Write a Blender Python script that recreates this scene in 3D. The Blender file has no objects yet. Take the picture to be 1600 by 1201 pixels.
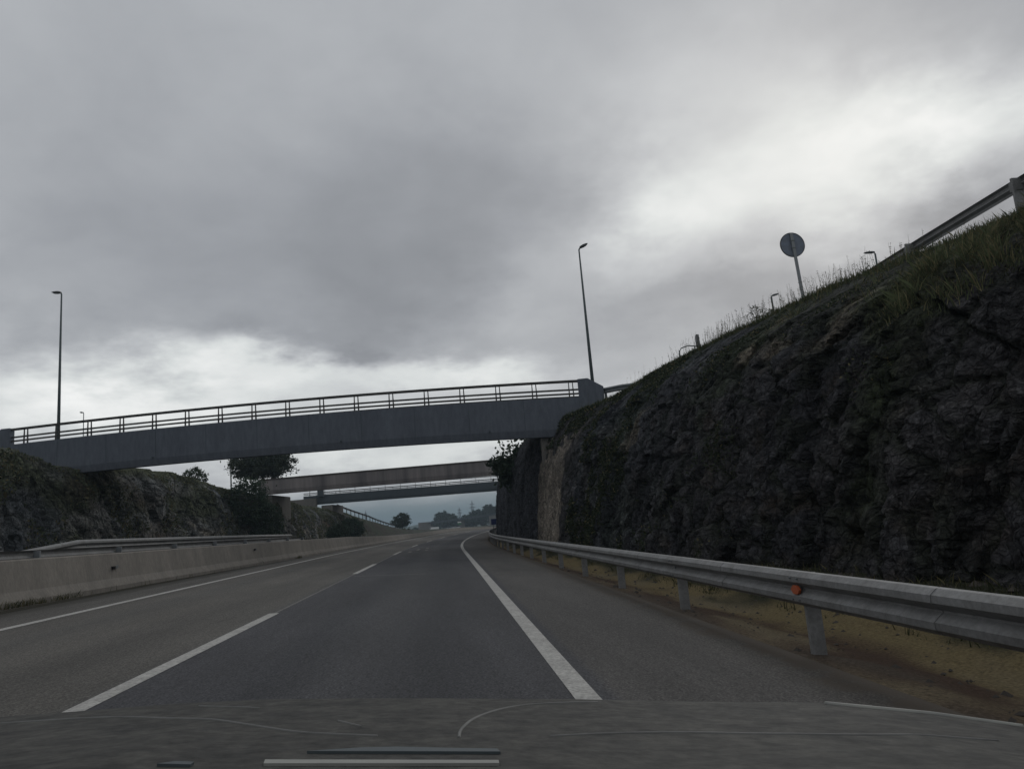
import bpy, math, random
import numpy as np
from mathutils import noise, Vector

# ------------------------------------------------------------------ camera
scn = bpy.context.scene
rad = math.radians
CAMH, PITCH, ROLL, FPX = 1.2, rad(10.2275), rad(4.8), 1200.0
cam = bpy.data.cameras.new("camera"); camo = bpy.data.objects.new("camera", cam)
scn.collection.objects.link(camo); scn.camera = camo
cam.sensor_fit = 'HORIZONTAL'; cam.sensor_width = 36.0; cam.lens = FPX/1600*36.0
cam.clip_start = 0.05; cam.clip_end = 20000
_f = Vector((0, math.cos(PITCH), math.sin(PITCH))); _u = Vector((0, -math.sin(PITCH), math.cos(PITCH))); _r = Vector((1, 0, 0))
_r2 = _r*math.cos(ROLL)-_u*math.sin(ROLL); _u2 = _u*math.cos(ROLL)+_r*math.sin(ROLL)
from mathutils import Matrix
camo.matrix_world = Matrix(((_r2.x, _u2.x, -_f.x, 0), (_r2.y, _u2.y, -_f.y, 0), (_r2.z, _u2.z, -_f.z, CAMH), (0, 0, 0, 1)))

# ------------------------------------------------------------------ exposure, render
scn.view_settings.view_transform = 'Standard'; scn.view_settings.look = 'None'
scn.view_settings.exposure = 0.0; scn.view_settings.gamma = 1.0
scn.render.engine = 'CYCLES'
scn.cycles.use_denoising = True
scn.cycles.max_bounces = 5; scn.cycles.diffuse_bounces = 3; scn.cycles.glossy_bounces = 2
scn.cycles.transmission_bounces = 2; scn.cycles.volume_bounces = 0; scn.cycles.transparent_max_bounces = 6
scn.cycles.sample_clamp_indirect = 4

# ------------------------------------------------------------------ sky
SUN_AZ, SUN_EL = 24.0, 26.0
w = bpy.data.worlds.new("World"); scn.world = w; w.use_nodes = True
nt = w.node_tree; N = nt.nodes; L = nt.links; N.clear()
def wm(op, a, b=None, c=None, clamp=False):
    n = N.new('ShaderNodeMath'); n.operation = op; n.use_clamp = clamp
    for i, v in enumerate((a, b, c)):
        if v is None: continue
        if isinstance(v, (int, float)): n.inputs[i].default_value = v
        else: L.new(v, n.inputs[i])
    return n.outputs[0]
tc = N.new('ShaderNodeTexCoord'); sep = N.new('ShaderNodeSeparateXYZ'); L.new(tc.outputs['Generated'], sep.inputs[0])
dx, dy, dz = sep.outputs
az = wm('MULTIPLY', wm('ARCTAN2', dx, dy), 180/math.pi)
el = wm('MULTIPLY', wm('ARCSINE', dz), 180/math.pi)
# cloud layer coordinates: the direction projected onto a high plane
zc = wm('ADD', wm('MAXIMUM', dz, 0.0), 0.30)
cmb = N.new('ShaderNodeCombineXYZ'); L.new(wm('DIVIDE', dx, zc), cmb.inputs[0]); L.new(wm('DIVIDE', dy, zc), cmb.inputs[1])
def wnoise(scale, detail, rough=0.5, off=0.0, dist=0.0, stretch=None):
    n = N.new('ShaderNodeTexNoise'); n.inputs['Scale'].default_value = scale; n.inputs['Detail'].default_value = detail
    n.inputs['Roughness'].default_value = rough; n.inputs['Distortion'].default_value = dist
    m = N.new('ShaderNodeMapping'); m.inputs['Location'].default_value = (off, off*0.7, off*1.3)
    if stretch: m.inputs['Scale'].default_value = stretch
    L.new(cmb.outputs[0], m.inputs[0]); L.new(m.outputs[0], n.inputs['Vector'])
    return n.outputs['Fac']
wa = wm('MULTIPLY', wm('SUBTRACT', wnoise(2.2, 6, 0.6, 3.1), 0.5), 24.0)
we = wm('MULTIPLY', wm('SUBTRACT', wnoise(2.4, 6, 0.6, 9.7), 0.5), 12.0)
azw = wm('ADD', az, wa); elw = wm('ADD', el, we)
def blob(a0, e0, sa, se, amp):
    u = wm('DIVIDE', wm('SUBTRACT', azw, a0), sa); v = wm('DIVIDE', wm('SUBTRACT', elw, e0), se)
    q = wm('ADD', wm('MULTIPLY', u, u), wm('MULTIPLY', v, v))
    return wm('MULTIPLY', wm('EXPONENT', wm('MULTIPLY', q, -1.0)), amp)
val = None
SKY_BASE = 0.435
BLOBS = [
 # az, el, size az, size el, amount
 (25, 22.0, 9, 4.2, 0.36), (13, 22.0, 5.5, 4.6, 0.32), (34, 22, 6, 2.6, 0.26), (19, 29, 10, 4, 0.10), (-24, 27, 14, 6, -0.05),
 (-9, 22.5, 13, 6, -0.12), (-28, 19, 10, 5, -0.08), (-1, 27, 7, 3, -0.07), (-9, 17.5, 9, 3.0, -0.07), (31, 14.0, 9, 3.4, -0.19), (36, 17.5, 5, 2.0, -0.12), (14, 14.6, 6, 1.8, -0.10),
 (-24, 10.6, 11, 2.0, 0.46), (-15, 12.4, 4.5, 1.2, 0.22), (-4, 11.0, 7, 1.6, 0.36), (-34, 11, 10, 3, 0.16), (-10.5, 13.8, 3.2, 1.3, -0.13), (-19, 15, 4, 1.2, -0.08), (36, 30, 8, 5, -0.08),
 (-10, 6.2, 18, 2.4, 0.36), (3, 17, 4, 3, 0.05),
]
val = wm('ADD', 0.0, SKY_BASE)
for b in BLOBS: val = wm('ADD', val, blob(*b))
n1 = wm('MULTIPLY', wm('SUBTRACT', wnoise(4.2, 6, 0.55, 1.7, 0.3), 0.5), 0.40)
n2 = wm('MULTIPLY', wm('SUBTRACT', wnoise(1.8, 4, 0.55, 5.2, 0.3), 0.5), 0.34)
val = wm('MULTIPLY', val, wm('ADD', wm('ADD', n1, n2), 1.0))
val = wm('MAXIMUM', val, 0.16)
ramp = N.new('ShaderNodeValToRGB'); L.new(val, ramp.inputs[0])
e = ramp.color_ramp.elements
e[0].position = 0.0; e[0].color = (0, 0, 0, 1); e[1].position = 1.0; e[1].color = (0.97, 0.98, 0.97, 1)
for p, c in ((0.2, (0.196, 0.208, 0.228)), (0.35, (0.338, 0.354, 0.382)), (0.55, (0.53, 0.55, 0.572)), (0.75, (0.72, 0.75, 0.75))):
    x = e.new(p); x.color = (*c, 1)
# low murk near the horizon
low = N.new('ShaderNodeMapRange'); low.interpolation_type = 'SMOOTHSTEP'
low.inputs['From Min'].default_value = 0.9; low.inputs['From Max'].default_value = 4.2
L.new(wm('ADD', el, wm('MULTIPLY', we, 0.12)), low.inputs['Value'])
mlow = N.new('ShaderNodeMix'); mlow.data_type = 'RGBA'; L.new(low.outputs[0], mlow.inputs[0])
mlow.inputs[6].default_value = (0.150, 0.205, 0.235, 1); L.new(ramp.outputs[0], mlow.inputs[7])
sky = N.new('ShaderNodeTexSky'); sky.sky_type = 'NISHITA'; sky.sun_disc = False
sky.sun_elevation = rad(SUN_EL); sky.sun_rotation = rad(SUN_AZ); sky.dust_density = 4.0
bg1 = N.new('ShaderNodeBackground'); L.new(mlow.outputs[2], bg1.inputs[0]); bg1.inputs[1].default_value = 1.0
bg2 = N.new('ShaderNodeBackground'); L.new(sky.outputs[0], bg2.inputs[0]); bg2.inputs[1].default_value = 0.05
mx = N.new('ShaderNodeMixShader'); mx.inputs[0].default_value = 0.03
L.new(bg1.outputs[0], mx.inputs[1]); L.new(bg2.outputs[0], mx.inputs[2])
wo = N.new('ShaderNodeOutputWorld'); L.new(mx.outputs[0], wo.inputs[0])

# ------------------------------------------------------------------ sun behind the cloud
sl = bpy.data.lights.new("sun", 'SUN'); sl.energy = 0.5; sl.angle = rad(25); sl.color = (1.0, 0.985, 0.96)
so = bpy.data.objects.new("sun", sl); scn.collection.objects.link(so)
sd = Vector((math.sin(rad(SUN_AZ))*math.cos(rad(SUN_EL)), math.cos(rad(SUN_AZ))*math.cos(rad(SUN_EL)), math.sin(rad(SUN_EL))))
so.rotation_euler = sd.to_track_quat('Z', 'Y').to_euler(); so.location = sd*50

# ------------------------------------------------------------------ materials
MATS = {}
def mat(name, c, rough=0.8, spec=0.3, metal=0.0, noise_amt=0.0, nscale=3.0, c2=None, bump=0.0, bscale=20.0, detail=6,
        stretch=(1, 1, 1), attr=False, coords='Object', trans=0.0, fine=0.0, fscale=60.0):
    if name in MATS: return MATS[name]
    m = bpy.data.materials.new(name); m.use_nodes = True; t = m.node_tree; n = t.nodes; l = t.links
    b = n['Principled BSDF']; b.inputs['Roughness'].default_value = rough; b.inputs['Specular IOR Level'].default_value = spec
    b.inputs['Metallic'].default_value = metal
    base = None
    tcn = n.new('ShaderNodeTexCoord'); mp = n.new('ShaderNodeMapping'); mp.inputs['Scale'].default_value = stretch
    l.new(tcn.outputs[coords], mp.inputs[0])
    if attr:
        a = n.new('ShaderNodeAttribute'); a.attribute_name = 'Col'; base = a.outputs['Color']
    else:
        r = n.new('ShaderNodeRGB'); r.outputs[0].default_value = (*c, 1); base = r.outputs[0]
    def mixc(fac, A, B):
        x = n.new('ShaderNodeMix'); x.data_type = 'RGBA'; l.new(fac, x.inputs[0])
        if isinstance(A, tuple): x.inputs[6].default_value = (*A, 1)
        else: l.new(A, x.inputs[6])
        if isinstance(B, tuple): x.inputs[7].default_value = (*B, 1)
        else: l.new(B, x.inputs[7])
        return x.outputs[2]
    if c2 is not None:
        nn = n.new('ShaderNodeTexNoise'); nn.inputs['Scale'].default_value = nscale; nn.inputs['Detail'].default_value = detail
        nn.inputs['Roughness'].default_value = 0.6
        l.new(mp.outputs[0], nn.inputs['Vector'])
        rr = n.new('ShaderNodeMapRange'); rr.inputs['From Min'].default_value = 0.5-0.5*(1-noise_amt)*0.6-0.02; rr.inputs['From Max'].default_value = 0.5+0.5*(1-noise_amt)*0.6+0.02
        l.new(nn.outputs['Fac'], rr.inputs['Value']); base = mixc(rr.outputs[0], base, c2)
    if fine > 0:
        nf = n.new('ShaderNodeTexNoise'); nf.inputs['Scale'].default_value = fscale; nf.inputs['Detail'].default_value = 4; nf.inputs['Roughness'].default_value = 0.7
        l.new(mp.outputs[0], nf.inputs['Vector'])
        mr = n.new('ShaderNodeMapRange'); mr.inputs['From Min'].default_value = 0.3; mr.inputs['From Max'].default_value = 0.7
        mr.inputs['To Min'].default_value = 1-fine; mr.inputs['To Max'].default_value = 1+fine; l.new(nf.outputs['Fac'], mr.inputs['Value'])
        mu = n.new('ShaderNodeVectorMath'); mu.operation = 'SCALE'; l.new(base, mu.inputs[0]); l.new(mr.outputs[0], mu.inputs['Scale']); base = mu.outputs[0]
    l.new(base, b.inputs['Base Color'])
    if bump > 0:
        nb = n.new('ShaderNodeTexNoise'); nb.inputs['Scale'].default_value = bscale; nb.inputs['Detail'].default_value = 7; nb.inputs['Roughness'].default_value = 0.65
        l.new(mp.outputs[0], nb.inputs['Vector'])
        bp = n.new('ShaderNodeBump'); bp.inputs['Strength'].default_value = min(1, bump); bp.inputs['Distance'].default_value = 0.05*max(1, bump)
        l.new(nb.outputs['Fac'], bp.inputs['Height']); l.new(bp.outputs[0], b.inputs['Normal'])
    if trans > 0:
        td = n.new('ShaderNodeBsdfTranslucent'); l.new(base, td.inputs[0]); ms = n.new('ShaderNodeMixShader'); ms.inputs[0].default_value = trans
        l.new(b.outputs[0], ms.inputs[1]); l.new(td.outputs[0], ms.inputs[2]); l.new(ms.outputs[0], n['Material Output'].inputs[0])
    MATS[name] = m; return m

def asphalt():
    m = bpy.data.materials.new('asphalt'); m.use_nodes = True; t = m.node_tree; n = t.nodes; l = t.links
    b = n['Principled BSDF']; b.inputs['Roughness'].default_value = 0.86; b.inputs['Specular IOR Level'].default_value = 0.22
    uv = n.new('ShaderNodeUVMap'); sp = n.new('ShaderNodeSeparateXYZ'); l.new(uv.outputs[0], sp.inputs[0])
    def M(op, a, c=None):
        x = n.new('ShaderNodeMath'); x.operation = op
        for i, v in enumerate((a, c)):
            if v is None: continue
            if isinstance(v, (int, float)): x.inputs[i].default_value = v
            else: l.new(v, x.inputs[i])
        return x.outputs[0]
    s, off = sp.outputs[0], sp.outputs[1]
    def NZ(scale, detail, stretch, rough=0.6):
        mp = n.new('ShaderNodeMapping'); mp.inputs['Scale'].default_value = stretch; l.new(uv.outputs[0], mp.inputs[0])
        x = n.new('ShaderNodeTexNoise'); x.inputs['Scale'].default_value = scale; x.inputs['Detail'].default_value = detail; x.inputs['Roughness'].default_value = rough
        l.new(mp.outputs[0], x.inputs['Vector']); return x.outputs['Fac']
    # edge of each strip wanders a little
    offw = M('ADD', off, M('MULTIPLY', M('SUBTRACT', NZ(3, 3, (1, 0.2, 1)), 0.5), 0.10))
    r = n.new('ShaderNodeValToRGB'); l.new(M('DIVIDE', M('ADD', offw, 20.0), 25.0), r.inputs[0])
    el = r.color_ramp.elements; el[0].position = 0; el[0].color = (0.085, 0.082, 0.077, 1); el[1].position = 1; el[1].color = (0.088, 0.082, 0.074, 1)
    P = lambda o: (o+20.0)/25.0
    for o, c in ((-7.2, (0.060, 0.056, 0.050)), (-6.9, (0.085, 0.081, 0.074)), (-5.5, (0.087, 0.081, 0.073)), (-4.8, (0.093, 0.087, 0.078)), (-4.4, (0.082, 0.078, 0.071)), (-3.6, (0.103, 0.096, 0.085)), (-2.9, (0.085, 0.080, 0.072)), (-2.0, (0.098, 0.092, 0.082)),
                 (-1.84, (0.086, 0.084, 0.080)), (-1.80, (0.058, 0.058, 0.063)), (-1.1, (0.056, 0.056, 0.060)), (-0.7, (0.045, 0.046, 0.050)), (0.0, (0.062, 0.062, 0.065)), (0.75, (0.044, 0.045, 0.049)), (1.3, (0.056, 0.056, 0.060)),
                 (1.98, (0.056, 0.056, 0.060)), (2.04, (0.076, 0.072, 0.068)), (3.2, (0.080, 0.075, 0.070)), (3.9, (0.086, 0.078, 0.068))):
        x = el.new(P(o)); x.color = (*c, 1)
    base = r.outputs[0]
    def scale(col, fac, lo, hi, a=0.3, c=0.7):
        mr = n.new('ShaderNodeMapRange'); mr.inputs['From Min'].default_value = a; mr.inputs['From Max'].default_value = c
        mr.inputs['To Min'].default_value = lo; mr.inputs['To Max'].default_value = hi; l.new(fac, mr.inputs['Value'])
        mu = n.new('ShaderNodeVectorMath'); mu.operation = 'SCALE'; l.new(col, mu.inputs[0]); l.new(mr.outputs[0], mu.inputs['Scale']); return mu.outputs[0]
    base = scale(base, NZ(0.35, 5, (0.35, 1.6, 1)), 0.80, 1.20)
    base = scale(base, NZ(2.2, 5, (0.25, 1.0, 1)), 0.86, 1.06)
    base = scale(base, NZ(48, 2, (1, 1, 1), 0.5), 0.35, 1.75, 0.25, 0.75)
    base = scale(base, NZ(16, 4, (0.6, 1, 1), 0.7), 0.72, 1.28, 0.3, 0.7)
    base = scale(base, NZ(150, 2, (1, 1, 1), 0.5), 0.55, 1.45, 0.25, 0.75)
    # dirt creeping over both edges of the asphalt
    for lo, hi, dcol in ((3.45, 4.05, (0.080, 0.066, 0.052)), (-6.0, -6.75, (0.050, 0.047, 0.040))):
        mr = n.new('ShaderNodeMapRange'); mr.inputs['From Min'].default_value = lo+0.25*(hi-lo); mr.inputs['From Max'].default_value = lo+0.6*(hi-lo)
        l.new(M('ADD', off, M('MULTIPLY', M('SUBTRACT', NZ(1.6, 7, (1, 1, 1), 0.7), 0.5), 1.5 if lo > 0 else 0.8)), mr.inputs['Value'])
        x = n.new('ShaderNodeMix'); x.data_type = 'RGBA'; l.new(mr.outputs[0], x.inputs[0]); l.new(base, x.inputs[6]); x.inputs[7].default_value = (*dcol, 1); base = x.outputs[2]
    # hairline cracks: thin iso-lines of a stretched noise
    ck = NZ(0.9, 7, (0.12, 1.0, 1), 0.62)
    cr = n.new('ShaderNodeMapRange'); cr.inputs['From Min'].default_value = 0.0; cr.inputs['From Max'].default_value = 0.0028; cr.inputs['To Min'].default_value = 0.62; cr.inputs['To Max'].default_value = 1.0
    l.new(M('ABSOLUTE', M('SUBTRACT', ck, 0.56)), cr.inputs['Value'])
    mu = n.new('ShaderNodeVectorMath'); mu.operation = 'SCALE'; l.new(base, mu.inputs[0]); l.new(cr.outputs[0], mu.inputs['Scale']); base = mu.outputs[0]
    l.new(base, b.inputs['Base Color'])
    bp = n.new('ShaderNodeBump'); bp.inputs['Strength'].default_value = 0.5; bp.inputs['Distance'].default_value = 0.008
    l.new(NZ(90, 3, (1, 1, 1)), bp.inputs['Height']); l.new(bp.outputs[0], b.inputs['Normal'])
    MATS['asphalt'] = m; return m
asphalt()
paint = mat('worn_paint', (0.46, 0.45, 0.42), 0.7, 0.2, c2=(0.30, 0.29, 0.27), noise_amt=0.2, nscale=4, fine=0.4, fscale=30)
paint_faint = mat('faint_paint', (0.20, 0.195, 0.18), 0.8, 0.2, c2=(0.10, 0.097, 0.09), noise_amt=0.5, nscale=9, fine=0.3, fscale=50)
conc_m = mat('barrier_concrete', (0.255, 0.234, 0.205), 0.9, 0.2, c2=(0.165, 0.152, 0.135), noise_amt=0.25, nscale=1.6, stretch=(1, 1, 0.35), fine=0.16, fscale=14, bump=0.3, bscale=25)
conc_b = mat('bridge_concrete', (0.132, 0.147, 0.171), 0.9, 0.2, c2=(0.104, 0.116, 0.138), noise_amt=0.1, nscale=0.9, stretch=(1, 1, 0.25), fine=0.16, fscale=6, bump=0.15, bscale=10)  # bluish tint puts the windscreen veil into the concrete colour
conc_s = mat('stained_concrete', (0.32, 0.29, 0.275), 0.9, 0.2, c2=(0.13, 0.122, 0.125), noise_amt=0.45, nscale=0.8, stretch=(1, 1, 0.06), fine=0.1, fscale=5, bump=0.15, bscale=10)
conc_d = mat('dark_concrete', (0.085, 0.100, 0.110), 0.9, 0.2, c2=(0.065, 0.078, 0.088), noise_amt=0.1, nscale=0.5, fine=0.08, fscale=4)
conc_a = mat('abutment_concrete', (0.20, 0.185, 0.165), 0.92, 0.2, c2=(0.12, 0.115, 0.105), noise_amt=0.15, nscale=0.8, stretch=(1, 1, 0.3), fine=0.15, fscale=6, bump=0.3, bscale=8)
coping_m = mat('coping', (0.10, 0.085, 0.075), 0.9, 0.2, c2=(0.06, 0.055, 0.05), noise_amt=0.2, nscale=2)
galv = mat('galvanised_steel', (0.265, 0.268, 0.265), 0.65, 0.3, metal=0.25, c2=(0.155, 0.152, 0.147), noise_amt=0.2, nscale=3.5, stretch=(1, 1, 1), fine=0.2, fscale=24)
galv_d = mat('weathered_steel', (0.20, 0.215, 0.225), 0.6, 0.3, metal=0.2, c2=(0.13, 0.14, 0.145), noise_amt=0.2, nscale=3)
steel_k = mat('dark_painted_steel', (0.030, 0.033, 0.034), 0.6, 0.3, c2=(0.06, 0.052, 0.045), noise_amt=0.4, nscale=2)
pole_m = mat('pole_steel', (0.085, 0.105, 0.105), 0.6, 0.3, metal=0.2)
lamp_m = mat('lamp_housing', (0.05, 0.055, 0.058), 0.5, 0.4)
rock_m = mat('rock', (0.1, 0.1, 0.1), 0.92, 0.18, attr=True, fine=0.55, fscale=9, bump=1.6, bscale=5.5)
def rock_cracks(m):
    t = m.node_tree; n = t.nodes; l = t.links; b = n['Principled BSDF']; src = b.inputs['Base Color'].links[0].from_socket
    tcn = n.new('ShaderNodeTexCoord'); nn = n.new('ShaderNodeTexNoise'); nn.inputs['Scale'].default_value = 1.7; nn.inputs['Detail'].default_value = 5
    l.new(tcn.outputs['Object'], nn.inputs['Vector'])
    sc = n.new('ShaderNodeVectorMath'); sc.operation = 'MULTIPLY_ADD'; sc.inputs[1].default_value = (0.35, 0.35, 0.35); l.new(nn.outputs['Color'], sc.inputs[0]); l.new(tcn.outputs['Object'], sc.inputs[2])
    hs = []
    for scale, st in ((1.3, (1, 1, 0.55)), (4.2, (1, 1, 1.5)), (13.0, (1, 1, 1.7))):
        mp = n.new('ShaderNodeMapping'); mp.inputs['Scale'].default_value = st; mp.inputs['Rotation'].default_value = (0.25, 0.1, 0.3); l.new(sc.outputs[0], mp.inputs[0])
        v = n.new('ShaderNodeTexVoronoi'); v.feature = 'DISTANCE_TO_EDGE'; v.inputs['Scale'].default_value = scale; l.new(mp.outputs[0], v.inputs['Vector'])
        c = n.new('ShaderNodeTexVoronoi'); c.inputs['Scale'].default_value = scale; l.new(mp.outputs[0], c.inputs['Vector'])
        hs.append((v.outputs['Distance'], c.outputs['Color'], scale))
    for (d, c, sc_), lo in zip(hs, (0.55, 0.6, 0.7)):
        mr = n.new('ShaderNodeMapRange'); mr.inputs['From Min'].default_value = 0.0; mr.inputs['From Max'].default_value = 0.05; mr.inputs['To Min'].default_value = lo; mr.inputs['To Max'].default_value = 1.0; l.new(d, mr.inputs['Value'])
        s1 = n.new('ShaderNodeSeparateColor'); l.new(c, s1.inputs[0]); m2 = n.new('ShaderNodeMapRange'); m2.inputs['To Min'].default_value = 0.76; m2.inputs['To Max'].default_value = 1.24; l.new(s1.outputs[0], m2.inputs['Value'])
        mm = n.new('ShaderNodeMath'); mm.operation = 'MULTIPLY'; l.new(mr.outputs[0], mm.inputs[0]); l.new(m2.outputs[0], mm.inputs[1])
        vs_ = n.new('ShaderNodeVectorMath'); vs_.operation = 'SCALE'; l.new(src, vs_.inputs[0]); l.new(mm.outputs[0], vs_.inputs['Scale']); src = vs_.outputs[0]
    l.new(src, b.inputs['Base Color'])
    nrm = b.inputs['Normal'].links[0].from_socket
    for (d, c, sc_), dist in zip(hs, (0.10, 0.05, 0.02)):
        s1 = n.new('ShaderNodeSeparateColor'); l.new(c, s1.inputs[0]); mr = n.new('ShaderNodeMapRange'); mr.inputs['From Max'].default_value = 0.09; l.new(d, mr.inputs['Value'])
        ad = n.new('ShaderNodeMath'); ad.operation = 'MULTIPLY_ADD'; l.new(s1.outputs[1], ad.inputs[0]); ad.inputs[1].default_value = 0.5; l.new(mr.outputs[0], ad.inputs[2])
        bp = n.new('ShaderNodeBump'); bp.inputs['Strength'].default_value = 0.9; bp.inputs['Distance'].default_value = dist; l.new(ad.outputs[0], bp.inputs['Height']); l.new(nrm, bp.inputs['Normal']); nrm = bp.outputs[0]
    l.new(nrm, b.inputs['Normal'])
rock_cracks(rock_m)
grass_m = mat('grass_blades', (0.05, 0.07, 0.03), 0.8, 0.2, attr=True, trans=0.25)
leaf_m = mat('foliage', (0.05, 0.07, 0.03), 0.75, 0.25, attr=True, trans=0.2)
bark_m = mat('bark', (0.07, 0.055, 0.045), 0.9, 0.2, c2=(0.045, 0.038, 0.03), noise_amt=0.2, nscale=6)
earth_m = mat('verge_earth', (0.1, 0.1, 0.1), 0.95, 0.1, attr=True, fine=0.5, fscale=30, bump=0.9, bscale=22)
soil_m = mat('ground_soil', (0.060, 0.068, 0.040), 0.95, 0.1, c2=(0.075, 0.065, 0.045), noise_amt=0.2, nscale=0.05, fine=0.2, fscale=1)
stone_m = mat('loose_stone', (0.08, 0.07, 0.06), 0.9, 0.2, c2=(0.05, 0.045, 0.04), noise_amt=0.2, nscale=3)
orange_m = mat('orange_reflector', (0.42, 0.10, 0.035), 0.5, 0.4, c2=(0.40, 0.09, 0.035), noise_amt=0.2, nscale=15)
black_m = mat('black_plastic', (0.015, 0.015, 0.016), 0.5, 0.4)
signback = mat('sign_back', (0.20, 0.235, 0.30), 0.55, 0.35, metal=0.1, c2=(0.14, 0.155, 0.18), noise_amt=0.2, nscale=6)
signpale = mat('sign_face', (0.30, 0.31, 0.31), 0.5, 0.4)
signrim = mat('sign_rim', (0.07, 0.075, 0.08), 0.5, 0.4)
signpost_m = mat('sign_post', (0.26, 0.275, 0.28), 0.55, 0.35, metal=0.1)
blue_m = mat('blue_sign_face', (0.018, 0.035, 0.13), 0.5, 0.4)
green_m = mat('green_sign_face', (0.05, 0.16, 0.09), 0.5, 0.4)
white_m = mat('white_paint', (0.80, 0.80, 0.78), 0.35, 0.5)
silver_m = mat('silver_paint', (0.50, 0.52, 0.55), 0.35, 0.5, metal=0.3)
glass_m = mat('dark_glass', (0.02, 0.025, 0.03), 0.1, 0.6)
tyre_m = mat('tyre_rubber', (0.02, 0.02, 0.02), 0.9, 0.2)

# ------------------------------------------------------------------ object helpers
C = scn.collection
def tag(o, label=None, cat=None, group=None, kind=None):
    if label: o['label'] = label
    if cat: o['category'] = cat
    if group: o['group'] = group
    if kind: o['kind'] = kind
    return o
def empty(name, loc, rz=0.0):
    o = bpy.data.objects.new(name, None); C.objects.link(o); o.location = loc; o.rotation_euler = (0, 0, rz); o.empty_display_size = 0.3
    return o
class MB:
    def __init__(s): s.v = []; s.f = []; s.c = []; s.uv = []
    def add(s, vs, fs, col=None):
        n = len(s.v); s.v.extend(tuple(map(float, p)) for p in vs); s.f.extend(tuple(i+n for i in f) for f in fs)
        s.c.extend([col or (0.1, 0.1, 0.1)]*len(vs))
        return n
    def box(s, x0, x1, y0, y1, z0, z1):
        s.add([(x0, y0, z0), (x1, y0, z0), (x1, y1, z0), (x0, y1, z0), (x0, y0, z1), (x1, y0, z1), (x1, y1, z1), (x0, y1, z1)],
              [(0, 3, 2, 1), (4, 5, 6, 7), (0, 1, 5, 4), (1, 2, 6, 5), (2, 3, 7, 6), (3, 0, 4, 7)])
    def bar(s, a, b, w, h, up=(0, 0, 1)):
        a = Vector(a); b = Vector(b); d = (b-a).normalized(); u = Vector(up)
        sx = d.cross(u)
        if sx.length < 1e-4: sx = Vector((1, 0, 0))
        sx.normalize(); uu = sx.cross(d)
        vs = []
        for p in (a, b):
            for i, j in ((-1, -1), (1, -1), (1, 1), (-1, 1)): vs.append(p+sx*i*w/2+uu*j*h/2)
        s.add(vs, [(0, 1, 2, 3), (7, 6, 5, 4), (0, 4, 5, 1), (1, 5, 6, 2), (2, 6, 7, 3), (3, 7, 4, 0)])
    def tube(s, pts, rs, n=8, col=None):
        pts = [Vector(p) for p in pts]
        if not isinstance(rs, (list, tuple)): rs = [rs]*len(pts)
        rings = []
        for i, p in enumerate(pts):
            d = (pts[min(i+1, len(pts)-1)]-pts[max(i-1, 0)]).normalized()
            a = d.cross(Vector((0, 0, 1)) if abs(d.z) < 0.9 else Vector((0, 1, 0))).normalized(); b = d.cross(a)
            rings.append([p+(a*math.cos(2*math.pi*k/n)+b*math.sin(2*math.pi*k/n))*rs[i] for k in range(n)])
        vs = [q for r in rings for q in r]; fs = []
        for i in range(len(pts)-1):
            for k in range(n): fs.append((i*n+k, i*n+(k+1) % n, (i+1)*n+(k+1) % n, (i+1)*n+k))
        fs.append(tuple(range(n-1, -1, -1))); fs.append(tuple((len(pts)-1)*n+k for k in range(n)))
        s.add(vs, fs, col)
    def sweep(s, frames, prof, closed=True, cap=True):
        # frames: list of (origin, side, up); prof: list of (a, b)
        m = len(prof); vs = []
        for o, a, b in frames:
            for pa, pb in prof: vs.append(Vector(o)+Vector(a)*pa+Vector(b)*pb)
        fs = []
        for i in range(len(frames)-1):
            for k in range(m if closed else m-1):
                fs.append((i*m+k, i*m+(k+1) % m, (i+1)*m+(k+1) % m, (i+1)*m+k))
        if closed and cap: fs.append(tuple(range(m-1, -1, -1))); fs.append(tuple((len(frames)-1)*m+k for k in range(m)))
        s.add(vs, fs)
    def build(s, name, m, parent=None, smooth=False, loc=None):
        me = bpy.data.meshes.new(name)
        V = np.array(s.v, dtype=np.float32)
        if loc is not None: V = V-np.array(loc, dtype=np.float32)
        me.from_pydata(V.tolist(), [], s.f)
        ca = me.color_attributes.new('Col', 'FLOAT_COLOR', 'POINT')
        ca.data.foreach_set('color', np.concatenate([np.array(s.c, dtype=np.float32), np.ones((len(s.c), 1), np.float32)], 1).ravel())
        if s.uv:
            uvl = me.uv_layers.new(name='UVMap'); li = np.empty(len(me.loops), np.int32); me.loops.foreach_get('vertex_index', li)
            uvl.data.foreach_set('uv', np.array(s.uv, dtype=np.float32)[li].ravel())
        me.materials.append(m)
        if smooth: me.polygons.foreach_set('use_smooth', [True]*len(me.polygons))
        me.update(); me.validate()
        o = bpy.data.objects.new(name, me); C.objects.link(o)
        if loc is not None: o.location = loc
        if parent is not None: o.parent = parent
        return o
def bevel(o, w_=0.02, seg=2):
    m = o.modifiers.new('bevel', 'BEVEL'); m.width = w_; m.segments = seg; m.limit_method = 'ANGLE'; return o

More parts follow.
